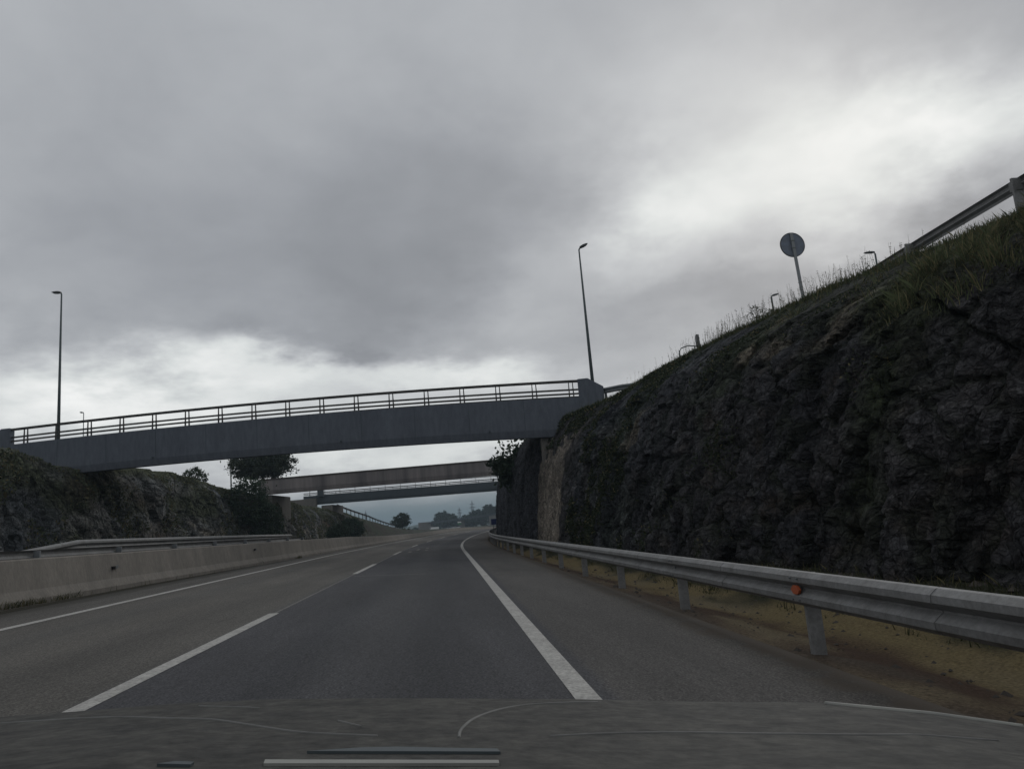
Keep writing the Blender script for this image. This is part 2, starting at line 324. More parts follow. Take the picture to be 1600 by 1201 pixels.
# ------------------------------------------------------------------ the line of the motorway
S0, X0, YAW, CA, K2, G1, SB = 0.0524, -.9042, -.0992, 41.9, .0017, .0117, .0257
_ds = .5; SS = np.arange(-60, 700, _ds)
_k = K2*np.clip((SS-CA)/5, 0, 1); TH = YAW+np.where(SS > 0, np.cumsum(_k)*_ds, 0)
_i0 = int(np.argmin(abs(SS)))
RX = np.cumsum(np.sin(TH))*_ds; RX = RX-RX[_i0]+X0; RY = np.cumsum(np.cos(TH))*_ds; RY = RY-RY[_i0]
ZC = np.cumsum(G1*np.clip((SS-50)/100, 0, 1)*(1-2.0*np.clip((SS-130)/40, 0, 1)*(SS < 260)-1.0*(SS >= 260)))*_ds-S0*X0
BK = S0+(SB-S0)*np.clip((SS-40)/80, 0, 1)
def road(s, off, dz=0.0):
    T = np.interp(s, SS, TH)
    return Vector((float(np.interp(s, SS, RX)+off*math.cos(T)), float(np.interp(s, SS, RY)-off*math.sin(T)),
                   float(np.interp(s, SS, ZC)-np.interp(s, SS, BK)*off+dz)))
def rabs(s, off, z):
    p = road(s, off); p.z = z; return p
def rside(s):
    T = float(np.interp(s, SS, TH)); return Vector((math.cos(T), -math.sin(T), 0))
def rdir(s):
    T = float(np.interp(s, SS, TH)); return Vector((math.sin(T), math.cos(T), 0))
def interp(t, pts):
    return float(np.interp(t, [p[0] for p in pts], [p[1] for p in pts]))
def svals(a, b, near=0.5, far=4.0):
    out = [a]
    while out[-1] < b: out.append(out[-1]+min(far, max(near, abs(out[-1])*0.03)))
    out[-1] = b; return out
def ribbon(name, m, ss, offs, dz, kind='structure', col=None):
    mb = MB(); n = len(offs)
    for s in ss:
        for o in offs:
            z = dz(s, o) if callable(dz) else dz
            mb.v.append(tuple(road(s, o, z))); mb.uv.append((s, o)); mb.c.append(col(s, o) if col else (0.1, 0.1, 0.1))
    for i in range(len(ss)-1):
        for j in range(n-1): mb.f.append((i*n+j, i*n+j+1, (i+1)*n+j+1, (i+1)*n+j))
    o = mb.build(name, m)
    if kind: o['kind'] = kind
    return o

rng = random.Random(7)
def nz(x, y, z, seed=0): return noise.noise(Vector((x+seed*17.3, y-seed*5.1, z+seed*3.7)))
def fbm(p, o=4): return noise.fractal(p, 1.0, 2.1, o)

# ------------------------------------------------------------------ setting: ground, carriageways, paint
SV = svals(-30, 420)
mb = MB(); gx = np.concatenate([np.linspace(-1600, -400, 9), np.linspace(-350, 350, 29), np.linspace(400, 1600, 9)])
gy = np.concatenate([np.linspace(-600, -200, 4), np.linspace(-150, 500, 40), np.linspace(560, 1550, 14)])
for y in gy:
    for x in gx: mb.v.append((x, y, -1.6+2.0*min(1, max(0, (y-180)/180)))); mb.c.append((0, 0, 0))
nn = len(gx)
for j in range(len(gy)-1):
    for i in range(nn-1): mb.f.append((j*nn+i, j*nn+i+1, (j+1)*nn+i+1, (j+1)*nn+i))
g = mb.build('ground', soil_m); g['kind'] = 'structure'
mb = MB(); hx = np.linspace(-1500, 1500, 300); hy = np.linspace(980, 1480, 16)
for y in hy:
    for x in hx:
        e_ = math.sin(math.pi*(y-980)/500)**1.0; hgt = 10.5+9*fbm(Vector((x*0.0035, 7, 0)), 5)+3.0*nz(x*0.02, y*0.01, 0, 4)+2.2*nz(x*0.11, y*0.02, 0, 9)
        mb.v.append((x, y, -0.5+min(21, max(1.0, hgt))*e_)); k = nz(x*0.012, y*0.01, 2); mb.c.append((0.045+0.03*k, 0.062+0.02*k, 0.035))
for j in range(15):
    for i in range(299): mb.f.append((j*300+i, j*300+i+1, (j+1)*300+i+1, (j+1)*300+i))
o = mb.build('hills', earth_m, smooth=True); o['kind'] = 'structure'
ribbon('road', MATS['asphalt'], SV, [-6.9, -5.4, -3.6, -1.8, 0, 1.8, 2.9, 3.95], 0.0)
ribbon('opposite_road', MATS['asphalt'], SV, [-18.9, -16, -12, -9.0], lambda s, o: -0.06)
ribbon('median_strip', earth_m, SV, [-9.05, -8, -7, -6.7], lambda s, o: -0.09, col=lambda s, o: (0.075, 0.068, 0.05))
ribbon('edge_line', paint, SV, [1.72, 1.90], 0.004)
ribbon('median_edge_line', paint, SV, [-5.47, -5.32], 0.004)
ribbon('opposite_edge_line', paint, SV, [-16.4, -16.25], -0.056)
def strips(name, m, lst, dz=0.004):
    mb = MB()
    for s0, s1, o0, o1 in lst:
        k = max(1, int((s1-s0)/1.5)); n0 = len(mb.v)
        for i in range(k+1):
            s = s0+(s1-s0)*i/k
            for o in (o0, o1): mb.v.append(tuple(road(s, o, dz))); mb.c.append((.1, .1, .1)); mb.uv.append((s, o))
        for i in range(k): mb.f.append((n0+2*i, n0+2*i+1, n0+2*i+3, n0+2*i+2))
    o = mb.build(name, m); o['kind'] = 'structure'; return o
strips('lane_dashes', paint, [(3.0, 12.5, -1.90, -1.75), (23.2, 29.6, -1.90, -1.75)]+[(40.2+17.3*i, 46.4+17.3*i, -1.90, -1.75) for i in range(12)])
strips('lane_joint', paint_faint, [(12.5, 23.2, -1.84, -1.80), (29.6, 40.2, -1.85, -1.79), (46.4, 57, -1.85, -1.80)], 0.003)
strips('worn_marking', paint_faint, [(43.5, 45.5, -1.3, -1.12), (47.6, 50.5, -1.02, -0.85), (46.5, 48.5, -0.45, -0.28), (52, 53.5, -0.6, -0.4)], 0.003)
strips('road_crossing_joint', paint_faint, [(21.9, 22.0, -1.7, 0.25)], 0.003)

# verge and shallow ditch between the shoulder and the rock
RB = [(-30, 9.5), (-5, 8.7), (8, 7.7), (11, 7.5), (19, 6.8), (25, 6.45), (30, 6.2), (38, 5.9), (42, 5.75), (44, 5.35), (50, 5.2), (75, 5.0), (100, 5.2), (160, 6.5), (420, 8)]
def rbase(s): return interp(s, RB)
def verge_prof(s, t):
    o = 3.9+(rbase(s)+0.6-3.9)*t
    z = interp(t, [(0, -0.03), (0.06, -0.02), (0.14, -0.07), (0.30, -0.20), (0.42, -0.18), (0.55, -0.05), (0.72, 0.10), (1, 0.32)])
    return o, z
mb = MB(); TV = [i/24 for i in range(25)]; sv2 = svals(-30, 420, 0.25)
for s in sv2:
    for t in TV:
        o, z = verge_prof(s, t); z += 0.045*fbm(Vector((s*1.3, o*2.0, 0)), 5)*min(1, t*8)
        mb.v.append(tuple(road(s, o, z))); mb.uv.append((s, o))
        a = fbm(Vector((s*0.5, o*1.2, 5)), 4); tt = t+0.16*a
        red = (0.075, 0.050, 0.036); ochre = (0.175, 0.138, 0.072); tan = (0.170, 0.140, 0.090); dark = (0.035, 0.036, 0.022)
        def mixt(A, B, k): k = min(1, max(0, k)); return tuple(x*(1-k)+y*k for x, y in zip(A, B))
        c = mixt((0.088, 0.072, 0.056), red, tt/0.12); c = mixt(c, ochre, (tt-0.22)/0.12); c = mixt(c, tan, a*1.6); c = mixt(c, dark, (tt-0.47)/0.09)
        mb.c.append(c)
m_ = len(TV)
for i in range(len(sv2)-1):
    for j in range(m_-1): mb.f.append((i*m_+j, i*m_+j+1, (i+1)*m_+j+1, (i+1)*m_+j))
v = mb.build('verge', earth_m, smooth=True); v['kind'] = 'structure'

# ------------------------------------------------------------------ rock cuttings
def vhash(p): 
    a = math.sin(p.x*12.9898+p.y*78.233+p.z*37.719)*43758.5453; return a-math.floor(a)
def facet(p, sc, st=(1, 1, 1)):
    q = Vector((p.x*st[0]/sc, p.y*st[1]/sc, p.z*st[2]/sc))
    d, pts = noise.voronoi(q); c = pts[0]
    h1, h2, h3, h4 = vhash(c), vhash(c+Vector((3.1, 0, 0))), vhash(c+Vector((0, 5.7, 0))), vhash(c+Vector((0, 0, 9.1)))
    r = q-c
    return (h1-0.5)+1.1*((h2-0.5)*r.x+(h3-0.5)*r.z+(h4-0.5)*r.y), h2, d[1]-d[0]
def rock_grid(name, ss, base, crest, rows, side, colour, amp, plateau, basez=-0.15, smoothp=lambda s: 1.0):
    """side=+1: right of the road. base(s), crest(s)->(off,z abs). rows: list of (v, offfrac, zfrac)"""
    mb = MB(); grid = []
    for s in ss:
        ob = base(s); oc, zcr = crest(s); zb = road(s, ob).z+basez; row = []
        for vfr, of, zf in rows:
            o = ob+(oc-ob)*of; z = zb+(zcr-zb)*zf
            P = rabs(s, o, z); q = Vector((s, o*0.6, z))
            k = amp*smoothp(s)*(1.0 if vfr < 0.74 else max(0.12, 1-(vfr-0.74)*3.4))*(0.35+0.65*min(1, vfr*9))
            big = fbm(Vector((s*0.16, z*0.10, 1.7*side)), 3)*0.9
            but = (abs(nz(s*0.33+z*0.10, z*0.12, 0, 3))*-2+0.6)*0.55
            f1, h1, e1 = facet(q, 2.3, (1.35, 1, 0.6)); f2, h2, e2 = facet(q+Vector((7, 3, 1)), 0.95, (1.1, 1, 1.05)); f3, h3, e3 = facet(q+Vector((1, 9, 4)), 0.38, (1.0, 1, 1.3)); f4 = 0
            if s < 34: f4 = facet(q+Vector((5, 2, 8)), 0.18, (1.0, 1, 1.2))[0]
            strat = abs(nz(s*0.25, z*2.6+0.5*s*0.15, 0, 6))
            crack = -0.22*max(0, 1-e2*7)-0.16*max(0, 1-e1*10)
            d = k*(big+but+0.85*f1+0.46*f2+0.22*f3+0.11*f4+crack-0.10*max(0, 0.14-strat)/0.14)
            dz = k*(0.10*f2+0.06*f3)
            P = P-rside(s)*side*d; P.z += dz*0.8
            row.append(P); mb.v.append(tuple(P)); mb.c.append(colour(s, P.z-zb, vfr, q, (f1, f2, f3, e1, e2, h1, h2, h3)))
        for po, pz in plateau:
            P = rabs(s, oc+po*side, zcr+pz+0.12*fbm(Vector((s*0.4, po, 0)), 3)*min(1, po)); row.append(P); mb.v.append(tuple(P))
            mb.c.append(colour(s, P.z-zb, 1.2, Vector((s, po, pz)), (0, 0, 0, 1, 1, .5, .5, .5)))
        grid.append(row)
    n = len(grid[0])
    for i in range(len(grid)-1):
        for j in range(n-1):
            f = (i*n+j, i*n+j+1, (i+1)*n+j+1, (i+1)*n+j)
            mb.f.append(f if side > 0 else f[::-1])
    o = mb.build(name, rock_m); o['kind'] = 'structure'
    return grid
def mixt(A, B, k):
    k = min(1, max(0, k)); return tuple(x*(1-k)+y*k for x, y in zip(A, B))
# right-hand cutting
RCO = [(-30, 18), (-5, 15.5), (5, 14.2), (14, 13.3), (17, 12.6), (18.5, 12.0), (20.5, 11.7), (25.5, 10.9), (30, 10.2), (34, 9.9), (36.5, 8.4), (40, 7.6), (43, 6.8), (50, 6.1), (56, 5.7), (75, 5.4), (100, 6.0), (160, 8.2), (420, 12)]
RCZ = [(-30, 6.4), (5, 6.5), (14, 6.7), (20, 6.9), (25, 7.0), (33.5, 7.0), (36.5, 6.55), (40, 6.6), (46, 6.7), (52, 6.0), (60, 5.6), (75, 5.6), (160, 6.5), (420, 9)]
def rcrest(s): return interp(s, RCO), interp(s, RCZ)
def rows_right(nr):
    out = []
    for i in range(nr):
        v = i/(nr-1)
        of = interp(v, [(0, 0), (0.35, 0.16), (0.62, 0.32), (0.74, 0.48), (1, 1)]); zf = interp(v, [(0, 0), (0.35, 0.36), (0.62, 0.64), (0.76, 0.80), (1, 1)])
        out.append((v, of, zf))
    return out
def rcol(s, h, v, q, F):
    f1, f2, f3, e1, e2, h1, h2, h3 = F
    a = fbm(q*0.35, 4); b = fbm(q*1.3+Vector((4, 4, 4)), 4)
    c = mixt((0.045, 0.046, 0.051), (0.078, 0.075, 0.076), 0.5+0.7*a+0.5*(h2-0.5))
    c = mixt(c, (0.060, 0.048, 0.038), (b-0.16)*1.2*(1 if s < 26 else 0.4))                       # brown clay stains
    c = mixt(c, (0.12, 0.116, 0.114), (h3-0.90)*3.0+(b-0.38))                           # fresh pale faces
    c = mixt(c, (0.032, 0.036, 0.026), 0.9*max(0, 1-e2*7))                # dark olive tone along the cracks
    gm = fbm(Vector((s*0.28, h*0.28, 9)), 4)
    veg = interp(s, [(8, 0.0), (20, 0.05), (27, 0.32), (34.0, 0.40), (35.5, -0.8), (42, -0.8)])+gm*0.9-0.25+0.25*(h > 4.5)
    c = mixt(c, (0.036, 0.046, 0.022), veg*1.8)
    c = mixt(c, (0.072, 0.082, 0.100), interp(s, [(18, 0), (25, 0.35), (34, 0.5), (35, 0)]))  # bluish veil painted into the rock colour towards the bridge
    c = mixt(c, (0.100, 0.098, 0.100), 2.2*max(0, nz(s*1.3+h*0.25, h*0.05, 0, 8)-0.22)*(h < 5.2))
    # pale boulders on the bench under the round sign
    for bs, bh, rs, rh in ((15.6, 5.75, 0.5, 0.5), (15.2, 5.15, 0.9, 0.45), (19.6, 6.35, 0.7, 0.30), (19.4, 5.6, 0.6, 0.5), (17.3, 5.3, 0.8, 0.3), (26.0, 4.4, 0.8, 0.9)):
        k = 1-((s-bs)/rs)**2-((h-bh)/rh)**2+0.7*b
        c = mixt(c, (0.175, 0.150, 0.115), k*0.8)
    # buff sprayed-concrete strip just before the first bridge
    if 35.2 < s < 42.4 and h < 5.1+1.6*b+0.5*a: c = mixt(c, mixt((0.335, 0.295, 0.245), (0.235, 0.208, 0.175), 0.5+a+b), 1.8*min(1, max(0, (s-35.9+0.8*b))*1.2)*min(1, (42.2-s)*3)+0.3*b)
    if s >= 42: c = mixt(c, (0.082, 0.088, 0.105), 0.75); c = mixt(c, (0.045, 0.05, 0.055), 0.6*abs(nz(s*1.7, 0, h*0.12, 5)))
    if v > 0.93: c = mixt(c, (0.045, 0.055, 0.026), (v-0.93)*12)
    if s < 22 and v > 0.55: c = mixt(c, (0.055, 0.066, 0.028), (v-0.62)*5*interp(s, [(10, 1), (14.2, 1), (15.6, 0.1), (22, 0.1)])+gm*0.8*(s < 16))
    if h < 0.5: c = mixt(c, (0.070, 0.055, 0.036), 0.8-h*1.6)
    g_ = interp(s, [(9, 0.78), (17, 0.9), (24, 1.0)]) if v < 0.7 else 1.0  # near lower rock darkened in its colour, like a corner vignette
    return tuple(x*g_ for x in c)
ssr = []; s = -8.0
while s < 46: ssr.append(s); s += 0.2 if s < 6 else (0.055 if s < 24 else (0.09 if s < 34 else 0.13))
while s < 90: ssr.append(s); s += 0.35
while s < 420: ssr.append(s); s += 4
PLR = [(0.5, 0.12), (1.2, 0.2), (3, 0.22), (8, 0.2), (20, 0.1), (45, -0.2)]
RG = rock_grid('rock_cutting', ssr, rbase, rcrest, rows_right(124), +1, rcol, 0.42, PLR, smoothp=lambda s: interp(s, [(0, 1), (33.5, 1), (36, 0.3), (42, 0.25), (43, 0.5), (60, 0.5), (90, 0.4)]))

# left-hand cutting beyond the opposite carriageway
LBO = [(-30, -19.5), (20, -18.8), (60, -18.3), (68, -16.4), (72, -15.2), (82, -15.4), (90, -16.3), (118, -17.3), (150, -19.5), (180, -24), (250, -38), (420, -75)]
LCO = [(-30, -22.5), (20, -21.0), (36, -19.9), (45, -19.8), (60, -20.4), (68, -18.4), (72, -16.7), (80, -17.0), (95, -18.6), (118, -20.5), (150, -24), (180, -29), (250, -43), (420, -85)]
LCZ = [(-30, 6.5), (20, 5.6), (33, 6.3), (38, 6.75), (41, 6.6), (44, 6.3), (47, 6.35), (55, 7.0), (61, 7.2), (66, 6.6), (71, 5.75), (79, 5.65), (90, 5.5), (105, 5.4), (118, 5.5), (140, 4.6), (160, 3.7), (185, 2.6), (250, 1.3), (420, 0.8)]
def lcol(s, h, v, q, F):
    f1, f2, f3, e1, e2, h1, h2, h3 = F
    a = fbm(q*0.3, 4); b = fbm(q*1.1+Vector((4, 4, 4)), 4)
    c = mixt((0.125, 0.130, 0.135), (0.20, 0.190, 0.172), 0.5+a+0.3*(h2-0.5))
    c = mixt(c, (0.29, 0.25, 0.20), (b+0.05)*2.0*interp(s, [(50, 0.1), (62, 1), (100, 1), (120, 0.6), (150, 0)])*interp(h, [(0, 1), (2.2, 1), (3.4, 0)]))
    c = mixt(c, (0.075, 0.080, 0.048), (fbm(Vector((s*0.2, h*0.35, 2)), 4)-0.04+0.18*(h > 3))*2.0)
    c = mixt(c, (0.09, 0.062, 0.042), (fbm(Vector((s*0.12, h*0.3, 22)), 3)-0.15)*1.8)
    c = mixt(c, (0.04, 0.04, 0.035), 0.7*max(0, 1-e2*6))
    if v > 0.86: c = mixt(c, (0.085, 0.090, 0.048), (v-0.86)*9*interp(s, [(42, 0.25), (50, 1)]))
    c = tuple(x*k for x, k in zip(c, (1.02, 1.07, 1.10)))  # bluish lift in the colour stands in for the windscreen veil
    if s > 118: c = mixt(c, mixt((0.055, 0.048, 0.036), (0.05, 0.062, 0.035), 0.5+2*a), min(1, (s-118)/10))
    return c
ssl = []; s = -10.0
while s < 420: ssl.append(s); s += 0.22 if s < 95 else (0.6 if s < 130 else 3)
def rows_left(nr):
    out = []
    for i in range(nr):
        v = i/(nr-1); out.append((v, interp(v, [(0, 0), (0.7, 0.55), (1, 1)]), interp(v, [(0, 0), (0.7, 0.78), (1, 1)])))
    return out
LG = rock_grid('hillside', ssl, lambda s: interp(s, LBO), lambda s: (interp(s, LCO)+0.5*nz(s*0.45, 1, 1)*(s < 110), interp(s, LCZ)+(0.32*fbm(Vector((s*0.45, 3, 3)), 4) if s < 110 else 0)), rows_left(46), -1, lcol, 0.42, [(0.8, 0.15), (3, 0.35), (8, 0.3), (20, 0.1), (60, -0.6), (140, -2)],
               smoothp=lambda s: interp(s, [(0, 1), (110, 0.9), (130, 0.3), (200, 0.15)]))

# ------------------------------------------------------------------ concrete median barrier
def frames(ss, off, dz=0.0, zabs=None):
    out = []
    for s in ss:
        o = off(s) if callable(off) else off
        p = road(s, o, dz(s) if callable(dz) else dz)
        if zabs is not None: p.z = zabs(s) if callable(zabs) else zabs
        out.append((p, rside(s), Vector((0, 0, 1))))
    return out
BO = [(-30, -7.45), (14, -7.30), (25, -6.95), (40, -6.55), (70, -6.35), (420, -6.3)]
BH = [(-30, 0.86), (60, 0.88), (80, 0.70), (100, 0.55), (420, 0.5)]
mb = MB(); ssb = svals(-25, 420, 0.5)
m = 8; base = 0
for s in ssb:
    o = interp(s, BO); h = interp(s, BH); p = road(s, o-0.3); sd_ = rside(s)
    for a, b in ((0.30, -0.1), (0.30, 0.08), (0.20, 0.26), (0.09, h-0.03), (0.06, h), (-0.06, h), (-0.20, 0.26), (-0.30, -0.1)):
        jag = 0.006*nz(s*0.8, b*4, a*9); q = p+sd_*(a+jag); q.z += b+(0.008*nz(s*0.5, 3, a) if b > 0.5 else 0); mb.v.append(tuple(q)); mb.c.append((.1, .1, .1))
for i in range(len(ssb)-1):
    for k in range(m-1): mb.f.append((i*m+k, i*m+k+1, (i+1)*m+k+1, (i+1)*m+k))
mb.f.append(tuple(range(m-1, -1, -1)))
bar_root = empty('concrete_barrier', road(20, -7.2))
tag(bar_root, 'long stained concrete safety barrier along the left edge of the road', 'barrier')
bwall = mb.build('barrier_wall', conc_m); bwall.parent = bar_root; bwall.matrix_parent_inverse = bar_root.matrix_world.inverted()
def child(o, root):
    o.parent = root; o.matrix_parent_inverse = Matrix.Translation(-root.location) if root.rotation_euler.z == 0 else root.matrix_basis.inverted(); return o
bwall.matrix_parent_inverse = Matrix.Translation(-bar_root.location)
# dirt stripe at the barrier foot
ribbon('gutter_dirt', earth_m, svals(-25, 200), [-7.05, -6.75], lambda s, o: 0.004 if o > -6.9 else 0.006, col=lambda s, o: (0.045, 0.042, 0.032)).location = (0, 0, 0)
for i, (s, h) in enumerate(((19.9, 0.52), (32.5, 0.62))):
    p = road(s, interp(s, BO)-0.3+0.155, h); mb = MB(); d = rdir(s); sdv = rside(s)
    mb.bar(p, p+sdv*0.08, 0.07, 0.07)
    o = mb.build('reflector', black_m); child(o, bar_root)
    mb = MB(); q = p+sdv*0.05+d*0.10; mb.bar(q, q+d*0.12+Vector((0, 0, 0.02)), 0.02, 0.07); mb.build('reflector_plate', galv_d, parent=o)

# ------------------------------------------------------------------ guardrails
WP = [(0, 0.0), (-0.028, -0.006), (-0.078, -0.045), (-0.082, -0.095), (-0.045, -0.125), (-0.008, -0.150), (-0.008, -0.165), (-0.045, -0.190), (-0.082, -0.220), (-0.078, -0.270), (-0.028, -0.309), (0, -0.315)]
WPB = WP+[(a+0.006, b) for a, b in WP[::-1]]
def guardrail(name, label, ss, off, ztop, posts, face=-1, m_beam=galv, m_post=galv, post_len=1.0, zabs=None, post_side=1, group=None, bolts=False, psc=1.0):
    mid = ss[len(ss)//2]; base = road(mid, off(mid) if callable(off) else off, 0)
    if zabs: base.z = zabs(mid)-0.75
    root = empty(name, base); tag(root, label, 'guardrail', group)
    fr = frames(ss, off, ztop, zabs); mb = MB(); mb.sweep(fr, [(a*-face, b) for a, b in WPB])
    child(mb.build('beam', m_beam, smooth=False), root)
    for s in posts:
        (p, sd_, u) = frames([s], off, ztop, zabs)[0]; d = rdir(s)
        mb = MB(); q = p+sd_*(0.06*post_side)+Vector((0, 0, -0.02))
        # channel post: web and two flanges
        lean = Vector((0, 0, -post_len))
        W2 = 0.065*psc; cpr = [(-W2, -0.03), (W2, -0.03), (W2, 0.03), (W2-0.007, 0.03), (W2-0.007, -0.023), (-W2+0.007, -0.023), (-W2+0.007, 0.03), (-W2, 0.03)]
        mb.sweep([(q, sd_, d), (q+lean, sd_, d)], cpr)
        po = mb.build('post', m_post); child(po, root)
        mb = MB(); a = q+Vector((0, 0, -0.06)); mb.bar(a-sd_*0.03*post_side+d*0.05, a-sd_*0.03*post_side+d*0.05+Vector((0, 0, -0.22)), 0.11*psc, 0.10*psc, up=d)
        sp_ = mb.build('spacer', m_post, parent=po)
        if bolts and s < 14:
            a = p+Vector((0, 0, -0.157)); bl = [(a+sd_*face*0.005, a+sd_*face*0.03, 0.018)]
            for e_ in (-0.07, 0.07):
                for zz in (-0.06, -0.25):
                    a2 = p+d*e_+Vector((0, 0, zz))+sd_*face*0.06; bl.append((a2, a2+sd_*face*0.035, 0.011))
            for a, b, r_ in bl:
                mb = MB(); mb.tube([a, b], r_, 6); mb.build('bolt', galv_d, parent=po)
    return root
gs = svals(-8, 200, 0.5)
gr = guardrail('roadside_guardrail', 'galvanised steel guardrail with an orange reflector running along the right shoulder', gs, 4.15, 0.72, [3.0+4*i for i in range(-2, 36)], bolts=True, post_len=1.0)
p = road(7.0, 4.15, 0.72-0.165); d = rdir(7.0); sdv = rside(7.0); mb = MB()
hexa = [(0.085*math.cos(a), 0.044*math.sin(a)) for a in (0.0, 1.15, 2.1, 3.1, 4.1, 5.2)]
mb.sweep([(p-sdv*0.060, d, Vector((0, 0, 1))), (p-sdv*0.085, d, Vector((0, 0, 1)))], hexa); child(mb.build('reflector', orange_m), gr)
# lap joints
for s in [5.1+4*i for i in range(-1, 8)]:
    (p0, s0_, u), (p1, s1_, u1) = frames([s-0.16, s+0.16], 4.147, 0.72)
    mb = MB(); mb.sweep([(p0-s0_*0.004, s0_, u), (p1-s1_*0.004, s1_, u1)], [(a, b) for a, b in WPB]); child(mb.build('splice_plate', galv), gr)

guardrail('median_guardrail', 'weathered guardrail right behind the concrete barrier, the lower and nearer of the two', svals(-25, 47, 0.5), lambda s: interp(s, BO)-0.95, 1.02, [2.0+4*i for i in range(-5, 12)], m_beam=galv, m_post=galv_d, group='guardrails in the median')
guardrail('median_guardrail', 'guardrail behind the concrete barrier with a ramped down near end, the farther one', svals(18.6, 47, 0.4), lambda s: interp(s, BO)-1.75,
          lambda s: interp(s, [(18.6, 0.98), (21.6, 1.22), (47, 1.2)]), [22.0+4*i for i in range(0, 7)], face=1, m_beam=galv, m_post=galv_d, post_side=-1, post_len=1.3, group='guardrails in the median')
guardrail('clifftop_guardrail', 'steel guardrail seen from behind along the grassy top of the right-hand rock cutting', svals(2, 40, 0.5), lambda s: 14.0+interp(s, [(26, 0), (40, 1.5)]), 0,
          [6.8, 10.8, 14.8, 18.8, 22.8, 26.8, 30.8, 34.8], face=1, m_beam=galv, m_post=galv, post_side=-1, psc=1.9, zabs=lambda s: 7.8-0.012*max(0, s-20))
guardrail('bridge_approach_guardrail', 'short dark guardrail end sticking out above the rock just right of the first bridge', svals(37.4, 40.2, 0.4), lambda s: interp(s, [(35, 12.0), (38.5, 10.4), (40.2, 9.6)]), 0,
          [37.8, 39.8], face=-1, m_beam=galv_d, m_post=galv_d, zabs=lambda s: interp(s, [(37.4, 7.68), (38.5, 7.82), (40.2, 7.95)]))

# ------------------------------------------------------------------ overpasses
def quad(pts):
    xs = np.array([p[0] for p in pts]); zs = np.array([p[1] for p in pts]); return np.poly1d(np.polyfit(xs, zs, 2))
def overpass(name, label, x0, x1, yfun, ztop, depth, width, m_deck, web=None, coping=None, rail=None, far_depth=None, nseg=24):
    xm = (x0+x1)/2; root = empty(name, (xm, yfun(xm), 0)); tag(root, label, 'overpass')
    slope = (yfun(x1)-yfun(x0))/(x1-x0); t = Vector((1, slope, 0)).normalized(); nrm = Vector((-t.y, t.x, 0))
    xs = [x0+(x1-x0)*i/nseg for i in range(nseg+1)]
    fr = [(Vector((x, yfun(x), ztop(x))), nrm, Vector((0, 0, 1))) for x in xs]
    fd = far_depth or depth*0.5
    prof = [(0, 0), (0, -depth+0.38), (0.10, -depth), (0.55, -depth), (0.62, -fd), (width-0.5, -fd), (width, -fd+0.2), (width, 0), (width-0.35, 0.0), (width-0.36, -0.12), (0.36, -0.12), (0.35, 0)]
    mb = MB(); mb.sweep(fr, prof); child(mb.build('deck', m_deck), root)
    if coping:
        mb = MB(); mb.sweep([(o, a, b) for o, a, b in fr], [(-0.05, 0.003), (-0.05, -0.13), (-0.004, -0.13), (-0.004, 0.003)]); child(mb.build('coping', coping), root)
    if rail:
        spacing, hgt, thick, pair = rail
        for nn_, wdt in (('near', 0.16), ('far', width-0.16)):
            rfr = [(o+nrm*wdt, a, b) for o, a, b in fr]
            mb = MB(); r = thick/2
            mb.sweep(rfr, [(-r, hgt-thick), (r, hgt-thick), (r, hgt), (-r, hgt)])
            ro = mb.build('railing', steel_k); child(ro, root)
            for zz in (0.43, 0.21):
                mb = MB(); mb.sweep(rfr, [(-0.04, zz*hgt/0.95-0.045), (0.04, zz*hgt/0.95-0.045), (0.04, zz*hgt/0.95+0.045), (-0.04, zz*hgt/0.95+0.045)])
                ir = mb.build('rail', steel_k, parent=ro)
            x = x0+0.9
            while x < x1-0.2:
                for dxp in ((-pair/2, pair/2) if pair else (0,)):
                    xx = x+dxp; b = Vector((xx, yfun(xx), ztop(xx)-0.01))+nrm*wdt; lean = Vector((-dxp*0.10, 0, 0)) if pair else Vector()
                    mb = MB(); w1, w2 = 0.075, 0.045
                    vs = []
                    for q, ww in ((b, w1), (b+Vector((0, 0, hgt-thick))+lean, w2)):
                        for i_, j_ in ((-1, -1), (1, -1), (1, 1), (-1, 1)): vs.append(q+t*i_*ww/2+nrm*j_*0.03)
                    mb.add(vs, [(0, 3, 2, 1), (4, 5, 6, 7), (0, 1, 5, 4), (1, 2, 6, 5), (2, 3, 7, 6), (3, 0, 4, 7)])
                    mb.build('post', steel_k, parent=ro)
                x += spacing
    return root, t, nrm, fr
z1 = quad([(-29.3, 8.06), (-25.5, 8.12), (-21.5, 8.16), (-14.5, 8.08), (-11, 8.05), (-5.7, 7.90), (-.8, 7.74), (3.45, 7.52)])
y1f = lambda x: 43.94+(x+29.28)*(40.5-43.94)/32.73
b1, t1, n1_, fr1 = overpass('near_overpass', 'nearest grey concrete overpass with a dark steel railing crossing over the motorway', -29.3, 3.5, y1f, z1, 2.05, 6.0, conc_b, rail=(1.97, 0.96, 0.13, 0.23), far_depth=1.05, nseg=36)
for k in range(1, 11):
    x = -29.3+32.8*k/11; o_ = Vector((x, y1f(x), z1(x))); mb = MB()
    mb.bar(o_-n1_*0.003+Vector((0, 0, -0.02)), o_-n1_*0.003+Vector((0, 0, -1.65)), 0.025, 0.006, up=n1_); child(mb.build('joint_seal', conc_d), b1)
for x in (-20.5, -9.6, -1.4):
    o_ = Vector((x, y1f(x), z1(x)-1.62)); mb = MB(); mb.tube([o_-n1_*0.10, o_+n1_*0.05], 0.05, 8); child(mb.build('drain_pipe', conc_d), b1)
